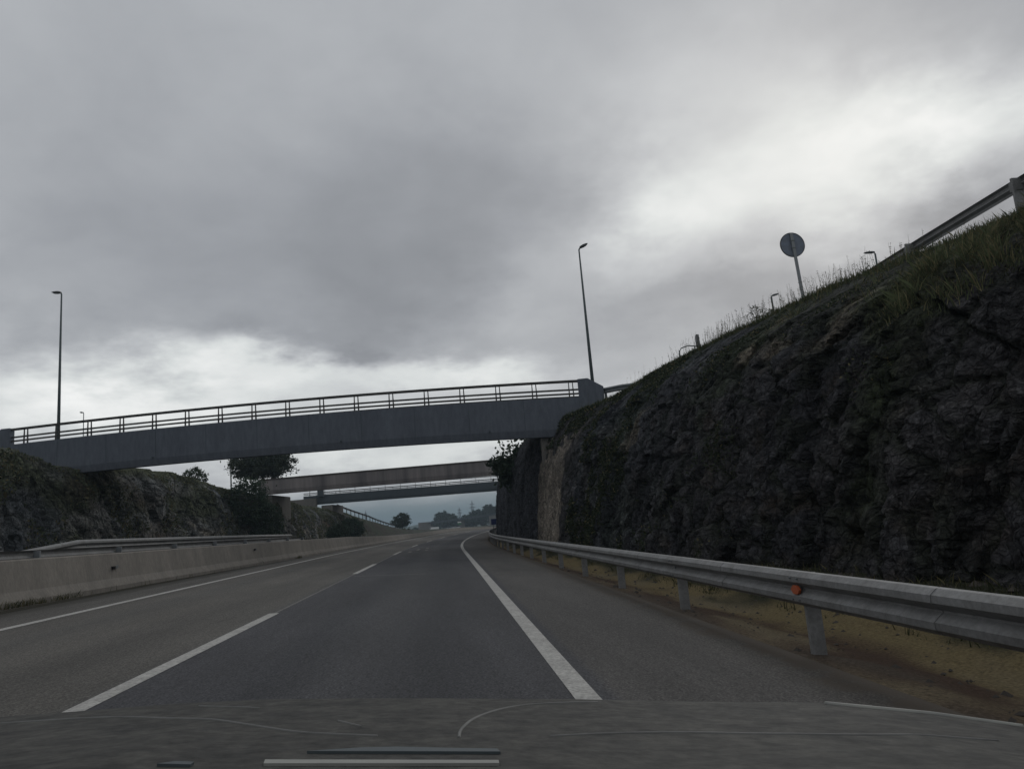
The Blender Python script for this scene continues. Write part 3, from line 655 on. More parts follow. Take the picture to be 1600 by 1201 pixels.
# parapet end blocks
def endblock(x, sgn):
    mb = MB(); L_ = 1.35; b = Vector((x, y1f(x), z1(x)-1.0))
    prof = [(0, 0), (sgn*L_, 0), (sgn*L_, 1.45), (sgn*0.55, 1.98), (0, 1.98)]
    mb.sweep([(b-n1_*0.012, t1, Vector((0, 0, 1))), (b+n1_*0.4, t1, Vector((0, 0, 1)))], prof if sgn < 0 else prof[::-1]); o = mb.build('parapet_end', conc_b); bevel(o, 0.03); child(o, b1)
endblock(3.5, 1); endblock(-29.3, -1)
# abutments
def abutment(root, x0, x1, y0, y1, z0, z1_, m, name='abutment'):
    mb = MB(); mb.box(x0, x1, y0, y1, z0, z1_); o = mb.build(name, m); bevel(o, 0.04); child(o, root); return o
abutment(b1, 1.3, 3.3, 41.1, 46.2, -0.4, 5.6, conc_a)
abutment(b1, -30.5, -25.6, 44.3, 49.5, 0, 6.2, conc_a)

b2, *_ = overpass('middle_overpass', 'stained buff concrete overpass without railing, second one along the road', -24.4, 3.0, lambda x: 72.0, quad([(-24.4, 7.19), (-10, 7.22), (3, 7.2)]), 1.46, 6.5, conc_s, coping=coping_m, far_depth=0.75)
abutment(b2, -24.2, -23.3, 72.3, 78.2, 0.3, 5.70, conc_a); abutment(b2, 0.2, 2.8, 72.3, 78.2, -0.4, 5.7, conc_a)
b3, *_ = overpass('far_overpass', 'dark slender overpass with thin railing, third one along the road', -31.5, 4.0, lambda x: 112.0, quad([(-31.5, 7.55), (-13, 7.42), (4, 7.30)]), 1.32, 7.0, conc_d, rail=(2.2, 0.85, 0.08, 0), far_depth=0.8)
abutment(b3, -29.0, -27.4, 112.2, 119, 1.0, 6.05, conc_a); abutment(b3, -33.5, -29.5, 111.3, 112.0, 3.0, 7.1, conc_a, 'wing_wall'); abutment(b3, 0.5, 3.6, 112.2, 119, -0.5, 6.0, conc_a)
mb = MB(); mb.box(-29.3, -28.5, 111.4, 112.0, 7.3, 8.3); child(mb.build('parapet_end', conc_d), b3)
# distant overpass, beyond the curve
b4, *_ = overpass('distant_overpass', 'thin distant overpass on a middle pier in front of the hazy wood', -48.5, -10.0, lambda x: 400.0, quad([(-48.5, 5.35), (-32, 6.1), (-10, 7.2)]), 0.75, 9.0, conc_d, far_depth=0.6, nseg=10)
abutment(b4, -54.0, -47.6, 400.4, 408, 0, 5.6, conc_a); abutment(b4, -33.6, -30.6, 403, 405, 0, 5.3, conc_a, 'pier'); abutment(b4, -17.5, -9, 400.4, 408, 0, 6.2, conc_a)

# ------------------------------------------------------------------ lamps
def lamp(x, y, zb, zt, label, headdir=-1, hl=0.75, r0=0.10, r1=0.045, tilt=0.12):
    root = empty('street_lamp', (x, y, zb)); tag(root, label, 'street lamp', 'street lamps on tall poles'); H = zt-zb
    mb = MB(); mb.tube([(0, 0, 0), (0, 0, H*0.5), (0, 0, H-0.12)], [r0, (r0+r1)/2, r1], 10); mb.build('pole', pole_m, parent=root, smooth=True)
    mb = MB(); mb.tube([(0, 0, H-0.14), (headdir*0.06, 0, H-0.04), (headdir*0.22, 0, H)], [0.05, 0.045, 0.04], 8); mb.build('arm', pole_m, parent=root)
    mb = MB(); prof = [(0, -0.05), (0.25, -0.09), (hl*0.8, -0.07), (hl, 0.0), (hl*0.75, 0.07), (0.2, 0.09), (0, 0.05)]
    vs = []; n = len(prof)
    for sgn, k in ((-1, 0.7), (-0.6, 1.0), (0.6, 1.0), (1, 0.7)):
        for a, b in prof: vs.append((headdir*(0.05+a), sgn*0.12, H+b*k+a*tilt))
    fs = [tuple(range(n)), tuple(range(4*n-1, 3*n-1, -1))]
    for i in range(3):
        for k in range(n): fs.append((i*n+k, (i+1)*n+k, (i+1)*n+(k+1) % n, i*n+(k+1) % n))
    mb.add(vs, fs); mb.build('lamp_head', lamp_m, parent=root)
    return root
lamp(-30.7, 51.0, 7.2, 19.55, 'tall street lamp standing behind the left end of the nearest overpass, head to the left', -1, 0.62, 0.12, 0.05, tilt=0.06)
lamp(4.84, 45.5, 7.0, 17.65, 'tall street lamp behind the right parapet end of the nearest overpass, head to the right', 1, 0.52, 0.12, 0.045, tilt=0.4)
lamp(-51.2, 90.0, 6.8, 18.4, 'small far street lamp just right of the tall left one, seen through the overpass railing', -1, 0.4, 0.07, 0.045)
lamp(-35.6, 95.0, 6.5, 15.0, 'distant lamp pole seen under the nearest overpass beside the broad tree crown', -1, 0.8, 0.10, 0.06)
lamp(30.3, 60.0, 6.8, 20.4, 'lamp head peeking over the right clifftop where the guardrail disappears', -1, 0.85, 0.12, 0.07, tilt=0.02)
lamp(25.0, 70.0, 6.8, 20.2, 'lamp head peeking over the weeds on the right clifftop, left of the round sign', 1, 0.7, 0.12, 0.08, tilt=0.2)

# ------------------------------------------------------------------ signs on the clifftop
def round_sign(pos, H, r, ang, label, m_back, lean=0.0):
    root = empty('round_sign', pos, ang); tag(root, label, 'road sign', 'round signs on the clifftop')
    mb = MB(); mb.bar((0, 0, -0.3), (lean, 0, H+r*0.95), 0.09, 0.045, up=(0, 1, 0)); mb.build('post', signpost_m, parent=root)
    mb = MB(); n = 40; cx = lean*0.9
    circ = lambda rr: [(rr*math.cos(2*math.pi*k/n), rr*math.sin(2*math.pi*k/n)) for k in range(n)]
    mb.sweep([(Vector((cx, 0.035, H)), Vector((1, 0, 0)), Vector((0, 0, 1))), (Vector((cx, 0.050, H)), Vector((1, 0, 0)), Vector((0, 0, 1)))], circ(r*0.96)); pl = mb.build('plate', m_back, parent=root)
    mb = MB(); vs = []
    for rr, yy in ((r, 0.028), (r, 0.056), (r*0.945, 0.056), (r*0.945, 0.028)):
        vs += [(cx+rr*math.cos(2*math.pi*k/n), yy, H+rr*math.sin(2*math.pi*k/n)) for k in range(n)]
    fs = []
    for j in range(4):
        for k in range(n): fs.append((j*n+k, j*n+(k+1) % n, ((j+1) % 4)*n+(k+1) % n, ((j+1) % 4)*n+k))
    mb.add(vs, fs); mb.build('rim', signrim, parent=pl)
    for zz in (-0.12, 0.12):
        mb = MB(); mb.bar((cx-0.07, -0.026, H+zz), (cx+0.07, -0.026, H+zz), 0.012, 0.03, up=(0, 0, 1)); mb.build('clamp', galv_d, parent=pl)
SG = road(21.8, 12.3); SG.z = 6.75
round_sign(SG, 2.25, 0.40, 0.10, 'back of the largest round traffic sign, on a grey post above the rock cutting', signback, lean=-0.10)
S2 = rabs(27.4, 10.83, 6.95)
round_sign(S2, 0.42, 0.27, 1.06, 'small pale round sign seen almost edge on at the clifftop, beside a pipe hoop', signpale)
# bent pipe hoop
root = empty('pipe_hoop', rabs(28.0, 10.70, 6.95)); tag(root, 'bent metal pipe hoop in weeds on the clifftop beside the small edge-on sign', 'pipe hoop')
mb = MB(); mb.tube([(-0.45, 0, -0.2), (-0.45, 0, 0.22), (-0.36, 0, 0.33), (-0.1, 0, 0.40), (0.15, 0, 0.37), (0.42, 0, 0.28)], 0.022, 6); mb.build('hoop', pole_m, parent=root)
mb = MB(); mb.tube([(0.15, 0, -0.2), (0.15, 0, 0.37)], 0.02, 6); mb.build('upright', pole_m, parent=root)

# direction sign beyond the guardrail
root = empty('blue_sign', road(88, 4.75)); tag(root, 'small dark blue sign on a post at the far bend of the guardrail', 'road sign')
mb = MB(); mb.box(-0.42, 0.42, -0.02, 0.02, 1.30, 1.95); mb.build('panel', blue_m, parent=root)
for sx in (-0.2, 0.2):
    mb = MB(); mb.box(sx-0.03, sx+0.03, 0.022, 0.07, -0.1, 1.9); mb.build('post', galv_d, parent=root)
root = empty('green_sign', (-24.6, 300, 0.3)); tag(root, 'far green and white road sign under the distant overpass', 'road sign')
mb = MB(); mb.box(-0.7, 0.7, -0.03, 0.03, 2.2, 3.3); mb.build('panel', green_m, parent=root)
mb = MB(); mb.box(-0.7, 0.7, -0.045, -0.035, 2.9, 3.3); mb.build('header_panel', white_m, parent=root)
mb = MB(); mb.box(-0.06, 0.06, 0.032, 0.12, 0, 3.2); mb.build('post', galv_d, parent=root)

# ------------------------------------------------------------------ far vehicles
def vehicle(name, x, y, z, L_, W_, H_, m, label, cat, rz):
    root = empty(name, (x, y, z), rz); tag(root, label, cat)
    mb = MB(); hw = W_/2
    if cat == 'van': prof = [(-L_/2, 0.3), (L_/2, 0.3), (L_/2, 0.95), (L_/2-0.75, 1.1), (L_/2-1.5, H_), (-L_/2+0.1, H_), (-L_/2, H_-0.2)]
    else: prof = [(-L_/2, 0.3), (L_/2, 0.3), (L_/2, 0.65), (L_/2-1.1, 0.88), (-L_/2+0.5, 0.92), (-L_/2, 0.8)]
    mb.sweep([(Vector((-hw, 0, 0)), Vector((0, 1, 0)), Vector((0, 0, 1))), (Vector((hw, 0, 0)), Vector((0, 1, 0)), Vector((0, 0, 1)))], prof); bo = mb.build('body', m, parent=root); bevel(bo, 0.08)
    if cat == 'car':
        mb = MB(); mb.sweep([(Vector((-hw+0.15, 0, 0)), Vector((0, 1, 0)), Vector((0, 0, 1))), (Vector((hw-0.15, 0, 0)), Vector((0, 1, 0)), Vector((0, 0, 1)))], [(L_/2-1.15, 0.89), (L_/2-1.8, H_), (-L_/2+1.2, H_), (-L_/2+0.5, 0.92)]); mb.build('cabin', glass_m, parent=root)
        mb = MB(); mb.box(-hw+0.2, hw-0.2, -L_/2+1.3, L_/2-1.9, H_+0.002, H_+0.03); mb.build('roof', m, parent=root)
    else:
        mb = MB(); a = Vector((0, L_/2-0.72, 1.14)); b = Vector((0, L_/2-1.36, H_-0.2)); mb.sweep([(Vector((-hw+0.15, 0, 0)), Vector((0, 1, 0)), Vector((0, 0, 1))), (Vector((hw-0.15, 0, 0)), Vector((0, 1, 0)), Vector((0, 0, 1)))], [(a.y, a.z), (a.y+0.03, a.z+0.03), (b.y+0.03, b.z+0.03), (b.y, b.z)]); mb.build('windscreen', glass_m, parent=root)
    for sx in (-1, 1):
        for yy in (-L_/2+0.85, L_/2-0.85):
            mb = MB(); mb.tube([(sx*hw-sx*0.2, yy, 0.32), (sx*hw+sx*0.01, yy, 0.32)], 0.32, 14); mb.build('wheel', tyre_m, parent=root)
vehicle('parked_van', -44.6, 385, 0.55, 5.2, 2.0, 2.1, white_m, 'white van far away beside the left wall of the distant overpass', 'van', 2.0)
vehicle('parked_car', -37.5, 392, 0.9, 4.3, 1.8, 1.45, silver_m, 'silver car far away under the distant overpass, left of its pier', 'car', 1.7)
vehicle('parked_car', -33.6, 385, 0.85, 4.3, 1.8, 1.45, white_m, 'white car far away under the distant overpass, next to its pier', 'car', 1.9)

# ------------------------------------------------------------------ lattice masts
def mast(x, y, z0, H, wb, label):
    root = empty('lattice_mast', (x, y, z0)); tag(root, label, 'mast', 'lattice masts on the horizon')
    mb = MB(); lv = 9
    for sx in (-1, 1):
        for sy in (-1, 1): mb.tube([(sx*wb, sy*wb, 0), (sx*wb*0.25, sy*wb*0.25, H*0.8), (0, 0, H)], [0.22, 0.16, 0.1], 4)
    for i in range(lv):
        z = H*0.8*i/lv; zz = H*0.8*(i+1)/lv; a = wb*(1-0.75*i/lv); b = wb*(1-0.75*(i+1)/lv)
        for sx, sy, tx, ty in ((-1, -1, 1, -1), (1, -1, 1, 1), (1, 1, -1, 1), (-1, 1, -1, -1)):
            mb.tube([(sx*a, sy*a, z), (tx*b, ty*b, zz)], 0.10, 3); mb.tube([(tx*a, ty*a, z), (sx*b, sy*b, zz)], 0.10, 3)
    mb.build('tower', galv_d, parent=root)
    for zf, wl in ((0.74, 0.8), (0.86, 0.6)):
        mb = MB(); wA = wb*wl*1.6
        mb.tube([(-wA, 0, H*zf), (wA, 0, H*zf)], 0.16, 4); mb.tube([(-wA, 0, H*zf), (0, 0, H*(zf+0.04))], 0.1, 3); mb.tube([(wA, 0, H*zf), (0, 0, H*(zf+0.04))], 0.1, 3)
        mb.build('cross_arm', galv_d, parent=root)
mast(-38.5, 600, 0, 21.5, 2.0, 'taller lattice mast rising from the wood beyond the distant overpass')
mast(-48.6, 600, 0, 17.0, 1.6, 'shorter lattice mast left of the taller one beyond the distant overpass')
mast(-121, 600, 2, 18.5, 1.2, 'faint far mast above the sloping hillside guardrail on the left')

# ------------------------------------------------------------------ trees and plants
def leafcloud(mb, cen, radii, nclump, nleaf, lsize, col, seed, flat=0.0, clump_r=0.22, hollow=0.35):
    R = np.random.RandomState(seed)
    cen = np.array(cen, float); radii = np.array(radii, float)
    for i in range(nclump):
        d = R.normal(size=3); d /= np.linalg.norm(d); rr = (hollow+(1-hollow)*R.rand())**0.7
        c = d*rr
        if c[2] < -flat: c[2] = -flat*R.rand()
        cc = cen+c*radii*(0.86+0.2*R.rand()); cr = clump_r*radii.mean()*(0.6+0.8*R.rand()); tint = 0.7+0.6*R.rand(); hue = R.rand()
        P = cc+R.normal(size=(nleaf, 3))*cr*np.array([1, 1, 0.7])*0.55
        A = R.normal(size=(nleaf, 3)); A /= np.linalg.norm(A, axis=1)[:, None]
        B = np.cross(A, R.normal(size=(nleaf, 3))); B /= np.linalg.norm(B, axis=1)[:, None]
        S = lsize*(0.6+0.8*R.rand(nleaf))[:, None]
        n0 = len(mb.v)
        q = np.stack([P-A*S, P-B*S*0.45, P+A*S, P+B*S*0.45], 1).reshape(-1, 3)
        mb.v.extend(map(tuple, q.tolist())); mb.f.extend([(n0+4*k, n0+4*k+1, n0+4*k+2, n0+4*k+3) for k in range(nleaf)])
        cl = np.array(col)*tint*np.array([1+0.25*(hue-0.5), 1, 1-0.2*(hue-0.5)])
        mb.c.extend([tuple(cl*(0.85+0.3*R.rand())) for k in range(nleaf) for _ in range(4)])
def tree(name, label, loc, H, crown, cz, nclump, nleaf, lsize, col, seed, group=None, trunk_r=0.14, flat=0.8, clump_r=0.22, hollow=0.35, cat='tree'):
    root = empty(name, loc); tag(root, label, cat, group); R = random.Random(seed)
    mb = MB(); top = cz*0.9
    mb.tube([(0, 0, -0.4), (0.05*H, 0.0, top*0.45), (0.02*H, 0.03*H, top), (0, 0, cz+crown[2]*0.3)], [trunk_r, trunk_r*0.75, trunk_r*0.55, trunk_r*0.2], 7)
    for i in range(7):
        a = R.random()*6.28; st = top*(0.6+0.35*R.random()); e_ = Vector((math.cos(a)*crown[0]*0.7, math.sin(a)*crown[1]*0.7, cz+crown[2]*(R.random()*0.8-0.3)))
        mb.tube([(0.02*H, 0.02*H, st), (e_.x*0.5, e_.y*0.5, (st+e_.z)/2+0.1), tuple(e_)], [trunk_r*0.45, trunk_r*0.3, trunk_r*0.1], 5)
    mb.build('trunk', bark_m, parent=root)
    mb = MB(); leafcloud(mb, (0, 0, cz), crown, nclump, nleaf, lsize, col, seed, flat, clump_r, hollow); mb.build('crown', leaf_m, parent=root)
    return root
G = (0.050, 0.068, 0.036)
tree('broad_tree', 'dark broad crowned tree seen under the nearest overpass, above the stained one', (-28.9, 86, 6.0), 6, (3.7, 3.0, 2.1), 4.1, 380, 44, 0.14, (0.040, 0.052, 0.034), 3, trunk_r=0.22, flat=0.75, clump_r=0.17, hollow=0.2)
tree('slope_tree', 'small leafy tree at the crest of the left hillside, partly cut by the nearest overpass', (-32.9, 78, 7.0), 3, (1.2, 1.1, 1.0), 1.5, 60, 30, 0.10, (0.050, 0.070, 0.035), 5, trunk_r=0.09)
tree('clifftop_bush', 'thin shrub showing through the overpass railing at the foot of the tall left lamp', (-31.0, 53.5, 7.6), 2, (2.2, 1.2, 0.75), 1.15, 46, 18, 0.12, (0.05, 0.07, 0.04), 6, trunk_r=0.05, cat='shrub')
tree('lone_tree', 'small dark round tree at the foot of the sloping hillside guardrail', (-31.0, 198, 1.6), 4, (2.5, 2.2, 2.0), 2.6, 90, 26, 0.24, (0.030, 0.045, 0.026), 8, trunk_r=0.2)
# evergreen bushes against the second overpass's left end
for i, (x, y, z, rx, rz_, lab) in enumerate(((-23.7, 67, 5.0, 1.9, 2.2, 'dense green bush at the left end of the stained overpass, the upper one'),
                                             (-22.6, 68.5, 2.6, 1.5, 2.2, 'dense dark bush trailing down the rock below the left end of the stained overpass'),
                                             (-21.5, 90, 1.6, 1.2, 1.3, 'dark bush at the foot of the left rock face beyond the stained overpass'),
                                             (-24.2, 110, 2.4, 1.7, 1.4, 'dark bush on the slope under the left end of the third overpass'))):
    tree('hanging_bush', lab, (x, y, z-rz_), 3, (rx, 1.6, rz_), rz_, 150, 40, 0.11, (0.034, 0.054, 0.032), 20+i, 'bushes on the left rock face', trunk_r=0.07, flat=0.9, hollow=0.5, cat='bush')
for i, (x, y, z, rx, lab) in enumerate(((-31.2, 176, 2.4, 1.3, 'yellow green bush at the foot of the embankment, left of the lone tree'), (-32.6, 190, 1.9, 1.2, 'low bush directly under the lone tree'), (-31.6, 210, 1.6, 1.5, 'low bush on the embankment right of the lone tree'))):
    tree('embankment_bush', lab, (x, y, z-0.8), 2, (rx, 1.2, 0.9), 0.8, 40, 24, 0.16, (0.085, 0.092, 0.038) if i == 0 else (0.05, 0.068, 0.035), 30+i, 'bushes on the left embankment', trunk_r=0.05, cat='bush')
# big-leaved tree overhanging the right wall behind the nearest overpass
tree('overhanging_tree', 'big leaved dark green tree hanging over the right wall behind the nearest overpass', (0.9, 53, 3.0), 4, (2.9, 2.4, 1.75), 1.95, 170, 34, 0.17, (0.036, 0.056, 0.032), 12, trunk_r=0.12, flat=0.9, hollow=0.4)
# distant wood
far = [(-48.6, 452, 11.3, 3.2), (-45.6, 448, 11.6, 3.6), (-42.6, 452, 10.9, 3.8), (-39.6, 446, 9.0, 2.8), (-52, 450, 6.6, 3.2),
       (-33.2, 450, 8.2, 3.0), (-30.4, 447, 9.1, 3.2), (-27.4, 452, 11.5, 3.6), (-24.2, 446, 10.6, 3.2), (-21.0, 455, 13.0, 3.2), (-18.4, 448, 13.4, 3.4), (-15.4, 452, 12.9, 4.0), (-12.4, 446, 12.8, 4.0), (-8.5, 452, 12.8, 4.5), (-4, 455, 13, 5),
       (-57, 452, 4.6, 2.6), (-64, 460, 3.4, 3.2)]
flab = ['tree in the left clump beyond the distant overpass, second from its left side', 'tree in the left clump beyond the distant overpass, left of its highest crown', 'highest tree of the left clump beyond the distant overpass', 'tree at the right side of the left clump beyond the distant overpass', 'low tree at the left foot of the clump beyond the distant overpass',
        'low tree in the dip between the two distant clumps', 'tree just right of the dip between the two distant clumps', 'first high tree of the right wood, beside the taller mast', 'tree of the right wood between the mast and the pointed crown', 'pointed tree on the rising edge of the right wood', 'high tree of the right wood next to the pointed one', 'tree on the level top of the right wood, leftmost there', 'tree on the level top of the right wood, second from the left', 'tree on the level top of the right wood, near the rock edge', 'tree of the right wood mostly hidden by the rock edge',
        'low far tree left of the distant overpass wall', 'low far tree farthest left on the horizon beyond the wall']
for i, (x, y, zt, r) in enumerate(far):
    H = zt-0.3; rz_ = min(r*1.25, H*0.55)
    tree('distant_tree', flab[i], (x, y, 0.3), H, (r, r*0.8, rz_), H-rz_, 70, 26, 0.50, (0.032, 0.054, 0.034), 50+i, 'trees beyond the distant overpass', trunk_r=0.3, flat=0.95, hollow=0.45)
mb = MB()
R = np.random.RandomState(4)
for k in range(60): leafcloud(mb, (-53+k*0.95, 442+R.rand()*10, interp(k, [(0, 2.4), (8, 4.5), (14, 3.5), (20, 3.0), (26, 4.5), (32, 6.2), (60, 7)])), (2.4, 2, interp(k, [(0, 1.8), (8, 3.4), (14, 2.8), (20, 2.2), (26, 3.4), (32, 5), (60, 5.5)])), 14, 22, 0.6, (0.034, 0.054, 0.034), 900+k, 0.95)
tag(mb.build('undergrowth', leaf_m), kind='stuff')

# hillside guardrail on the embankment beyond the third overpass
def crest_pt(s): return interp(s, LCO)
guardrail('hillside_guardrail', 'dark guardrail descending the crest of the left embankment beyond the third overpass', svals(119, 205, 1.5, 4), lambda s: interp(s, LCO)+0.1, 0,
          [119.5+4*i for i in range(21)], face=-1, m_beam=steel_k, m_post=steel_k, zabs=lambda s: interp(s, LCZ)+0.92)

# ------------------------------------------------------------------ grass, weeds and creepers (nobody could count these)
def blades(mb, P, h, lean, wdt, col, R):
    n = len(P); a = R.rand(n)*6.283; d = np.stack([np.cos(a), np.sin(a), np.zeros(n)], 1); b = R.rand(n)*6.283
    ld = np.stack([np.cos(b), np.sin(b), np.zeros(n)], 1)*(lean*h*R.rand(n))[:, None]
    up = np.stack([np.zeros(n), np.zeros(n), h], 1)
    q = np.stack([P-d*wdt[:, None], P+d*wdt[:, None], P+up*0.55+ld*0.35+d*wdt[:, None]*0.6, P+up+ld, P+up*0.55+ld*0.35-d*wdt[:, None]*0.6], 1).reshape(-1, 3)
    n0 = len(mb.v); mb.v.extend(map(tuple, q.tolist())); mb.f.extend([(n0+5*k, n0+5*k+1, n0+5*k+2, n0+5*k+3, n0+5*k+4) for k in range(n)])
    cc = np.repeat(col, 5, axis=0); mb.c.extend(map(tuple, cc.tolist()))
def gridpt(GR, fs, fv):
    i = int(fs); j = int(fv); a = fs-i; b = fv-j
    p = GR[i][j]*(1-a)*(1-b)+GR[min(i+1, len(GR)-1)][j]*a*(1-b)+GR[i][j+1]*(1-a)*b+GR[min(i+1, len(GR)-1)][j+1]*a*b
    return p
R = np.random.RandomState(11)
nv = 124
def sidx(sarr, s): return float(np.interp(s, sarr, range(len(sarr))))
def scatter(GR, sarr, n, s0, s1, v0, v1, dens, R, nvv=124):
    out = []
    while len(out) < n:
        s = s0+(s1-s0)*R.rand(); v = v0+(v1-v0)*R.rand()
        if R.rand() > dens(s, v): continue
        out.append(tuple(gridpt(GR, min(sidx(sarr, s), len(GR)-2), min(v*(nvv-1), len(GR[0])-2))))
    return np.array(out)
def gcol(R, n, base=(0.055, 0.072, 0.030), var=0.5, dry=0.25):
    t = (1-var/2+var*R.rand(n))[:, None]; c = np.array(base)[None]*t
    k = (R.rand(n) < dry)[:, None]; return np.where(k, np.array((0.13, 0.115, 0.06))[None]*t, c)
mb = MB()
# slope below the clifftop guardrail
d1 = lambda s, v: min(1, max(0, (v-interp(s, [(9, 0.60), (14, 0.62), (15.5, 0.76)]))*7))*(1 if s < 13.4 else max(0.08, 1-(s-13.4)*0.7))*(0.15+0.85*(fbm(Vector((s*1.1, v*11, 3)), 4) > -0.06))
P = scatter(RG, ssr, 26000, 6.0, 20, 0.56, 1.01, d1, R)
cl = np.array([fbm(Vector((p[0]*1.6, p[1]*1.6, p[2]*1.6)), 3) for p in P]); h = (0.05+0.20*R.rand(len(P)))*np.clip(0.9+2.2*cl, 0.3, 2.0)
blades(mb, P, h, 1.1, 0.005+0.007*R.rand(len(P)), gcol(R, len(P), (0.062, 0.074, 0.036), 0.9, 0.3)*np.clip(1+1.2*cl, 0.6, 1.5)[:, None], R)
# crest fringe
P = scatter(RG, ssr, 13000, 10, 41, 0.955, 1.045, lambda s, v: 0.45+0.55*(fbm(Vector((s*1.3, v*20, 1)), 3) > -0.05), R)
h = 0.05+0.16*R.rand(len(P))**1.5; blades(mb, P, h, 0.9, 0.006+0.008*R.rand(len(P)), gcol(R, len(P), (0.050, 0.066, 0.030), 0.7, 0.3), R)
tag(mb.build('grass', grass_m), kind='stuff')
# tall seeding weeds on the skyline
mb = MB()
def dw(s, v): return max(0.03, min(1, 1.3*math.exp(-((s-24.5)/2.6)**2)+0.8*math.exp(-((s-19.6)/1.5)**2)+0.12))
P = scatter(RG, ssr, 520, 14.0, 37, 0.985, 1.03, dw, R)
for k, p in enumerate(P):
    p = Vector(p); hh = 0.22+0.50*R.rand()**1.3; ln = Vector(((R.rand()-0.5)*0.3, (R.rand()-0.5)*0.2, 1))*hh
    mb.tube([p-Vector((0, 0, 0.05)), p+ln*0.55, p+ln], [0.0045, 0.0035, 0.002], 3, col=(0.11, 0.10, 0.055))
    for j in range(R.randint(3, 9)):
        q = p+ln*(0.45+0.55*R.rand())+Vector(((R.rand()-0.5)*0.07, (R.rand()-0.5)*0.07, 0)); a = Vector(R.normal(size=3)).normalized()*0.016; b = Vector(R.normal(size=3)).normalized()*0.012
        mb.add([q-a, q-b, q+a, q+b], [(0, 1, 2, 3)], (0.10, 0.085, 0.05) if R.rand() < 0.6 else (0.05, 0.07, 0.03))
tag(mb.build('weeds', grass_m), kind='stuff')
# one leafy clump beside the round sign
root = empty('clifftop_shrub', rabs(23.2, 11.45, 6.95)); tag(root, 'small twiggy shrub just left of the round sign post on the clifftop', 'shrub')
mb = MB()
for k in range(16): a = k*0.7; mb.tube([(0, 0, -0.1), (math.cos(a)*0.25, math.sin(a)*0.2, 0.2+0.1*(k % 3)), (math.cos(a)*0.42, math.sin(a)*0.3, 0.28+0.12*(k % 4))], [0.008, 0.006, 0.003], 3)
mb.build('stem', bark_m, parent=root); mb = MB(); leafcloud(mb, (0, 0, 0.26), (0.55, 0.35, 0.28), 24, 16, 0.03, (0.05, 0.065, 0.03), 77, 0.9); mb.build('foliage', leaf_m, parent=root)
# creepers on the rock
mb = MB()
def dcr(s, v):
    g_ = fbm(Vector((s*0.42, v*3.2, 9)), 4)
    return max(0, min(1, (g_+interp(s, [(8, -0.55), (16, -0.38), (24, -0.12), (28, 0.05), (33.5, 0.12), (35.2, -1), (46, -1)])+(1.1 if (34 < s < 42 and v > 0.72) else 0))*3))
P = scatter(RG, ssr, 17000, 8, 44, 0.02, 1.0, dcr, R)
P[:, 0] -= 0.04+0.10*R.rand(len(P)); A = R.normal(size=P.shape); A /= np.linalg.norm(A, axis=1)[:, None]; B = np.cross(A, R.normal(size=P.shape)); B /= np.linalg.norm(B, axis=1)[:, None]
S = (0.025+0.035*R.rand(len(P)))[:, None]*np.clip((P[:, 1:2]/24), 0.7, 1.7); q = np.stack([P-A*S, P-B*S*.55, P+A*S, P+B*S*.55], 1).reshape(-1, 3); n0 = 0
mb.v = list(map(tuple, q.tolist())); mb.f = [(4*k, 4*k+1, 4*k+2, 4*k+3) for k in range(len(P))]; cc = gcol(R, len(P), (0.034, 0.046, 0.022), 0.8, 0.12)*0.9; mb.c = list(map(tuple, np.repeat(cc, 4, axis=0).tolist()))
tag(mb.build('creepers', leaf_m), kind='stuff')
# scrub on the left cutting
mb = MB(); LN = 46
def dl(s, v): return max(0, min(1, (fbm(Vector((s*0.25, v*2.6, 5)), 4)+0.02+0.3*(v > 0.85)+interp(s, [(30, -0.05), (50, -0.1), (58, -0.1), (72, 0.15)]))*2.5))
P = scatter(LG, ssl, 24000, 28, 130, 0.03, 1.06, dl, R, LN)
A = R.normal(size=P.shape); A /= np.linalg.norm(A, axis=1)[:, None]; B = np.cross(A, R.normal(size=P.shape)); B /= np.linalg.norm(B, axis=1)[:, None]
P[:, 0] += 0.15*R.rand(len(P)); S = (0.05+0.07*R.rand(len(P)))[:, None]; q = np.stack([P-A*S, P-B*S*.5, P+A*S, P+B*S*.5], 1).reshape(-1, 3)
mb.v = list(map(tuple, q.tolist())); mb.f = [(4*k, 4*k+1, 4*k+2, 4*k+3) for k in range(len(P))]; cc = gcol(R, len(P), (0.075, 0.088, 0.052), 0.7, 0.3); mb.c = list(map(tuple, np.repeat(cc, 4, axis=0).tolist()))
tag(mb.build('scrub', leaf_m), kind='stuff')
# grass and litter at the foot of the rock and barrier
mb = MB(); pts = []
for k in range(14000):
    s = 3+34*R.rand()**1.2; t = 0.46+0.52*R.rand(); o, z = verge_prof(s, t)
    if fbm(Vector((s*0.8, o*1.5, 2)), 3) > (0.10 if t < 0.56 else -0.02) or t > 0.86: pts.append(tuple(road(s, o, z-0.02)))
P = np.array(pts); h = 0.05+0.16*R.rand(len(P))**2; blades(mb, P, h, 1.0, 0.004+0.006*R.rand(len(P)), gcol(R, len(P), (0.045, 0.055, 0.025), 0.7, 0.4), R)
pts = []
for k in range(500):
    s = [15.5, 17.3, 16.2, 40][k % 4]+R.normal()*0.35+(R.rand()*20 if k % 9 == 0 else 0); pts.append(tuple(road(s, interp(s, BO)+0.02+0.09*R.rand(), 0.0)))
P = np.array(pts); h = 0.04+0.14*R.rand(len(P)); blades(mb, P, h, 1.0, 0.005+0*h, gcol(R, len(P), (0.045, 0.055, 0.025), 0.7, 0.5), R)
tag(mb.build('verge_grass', grass_m), kind='stuff')
mb = MB()
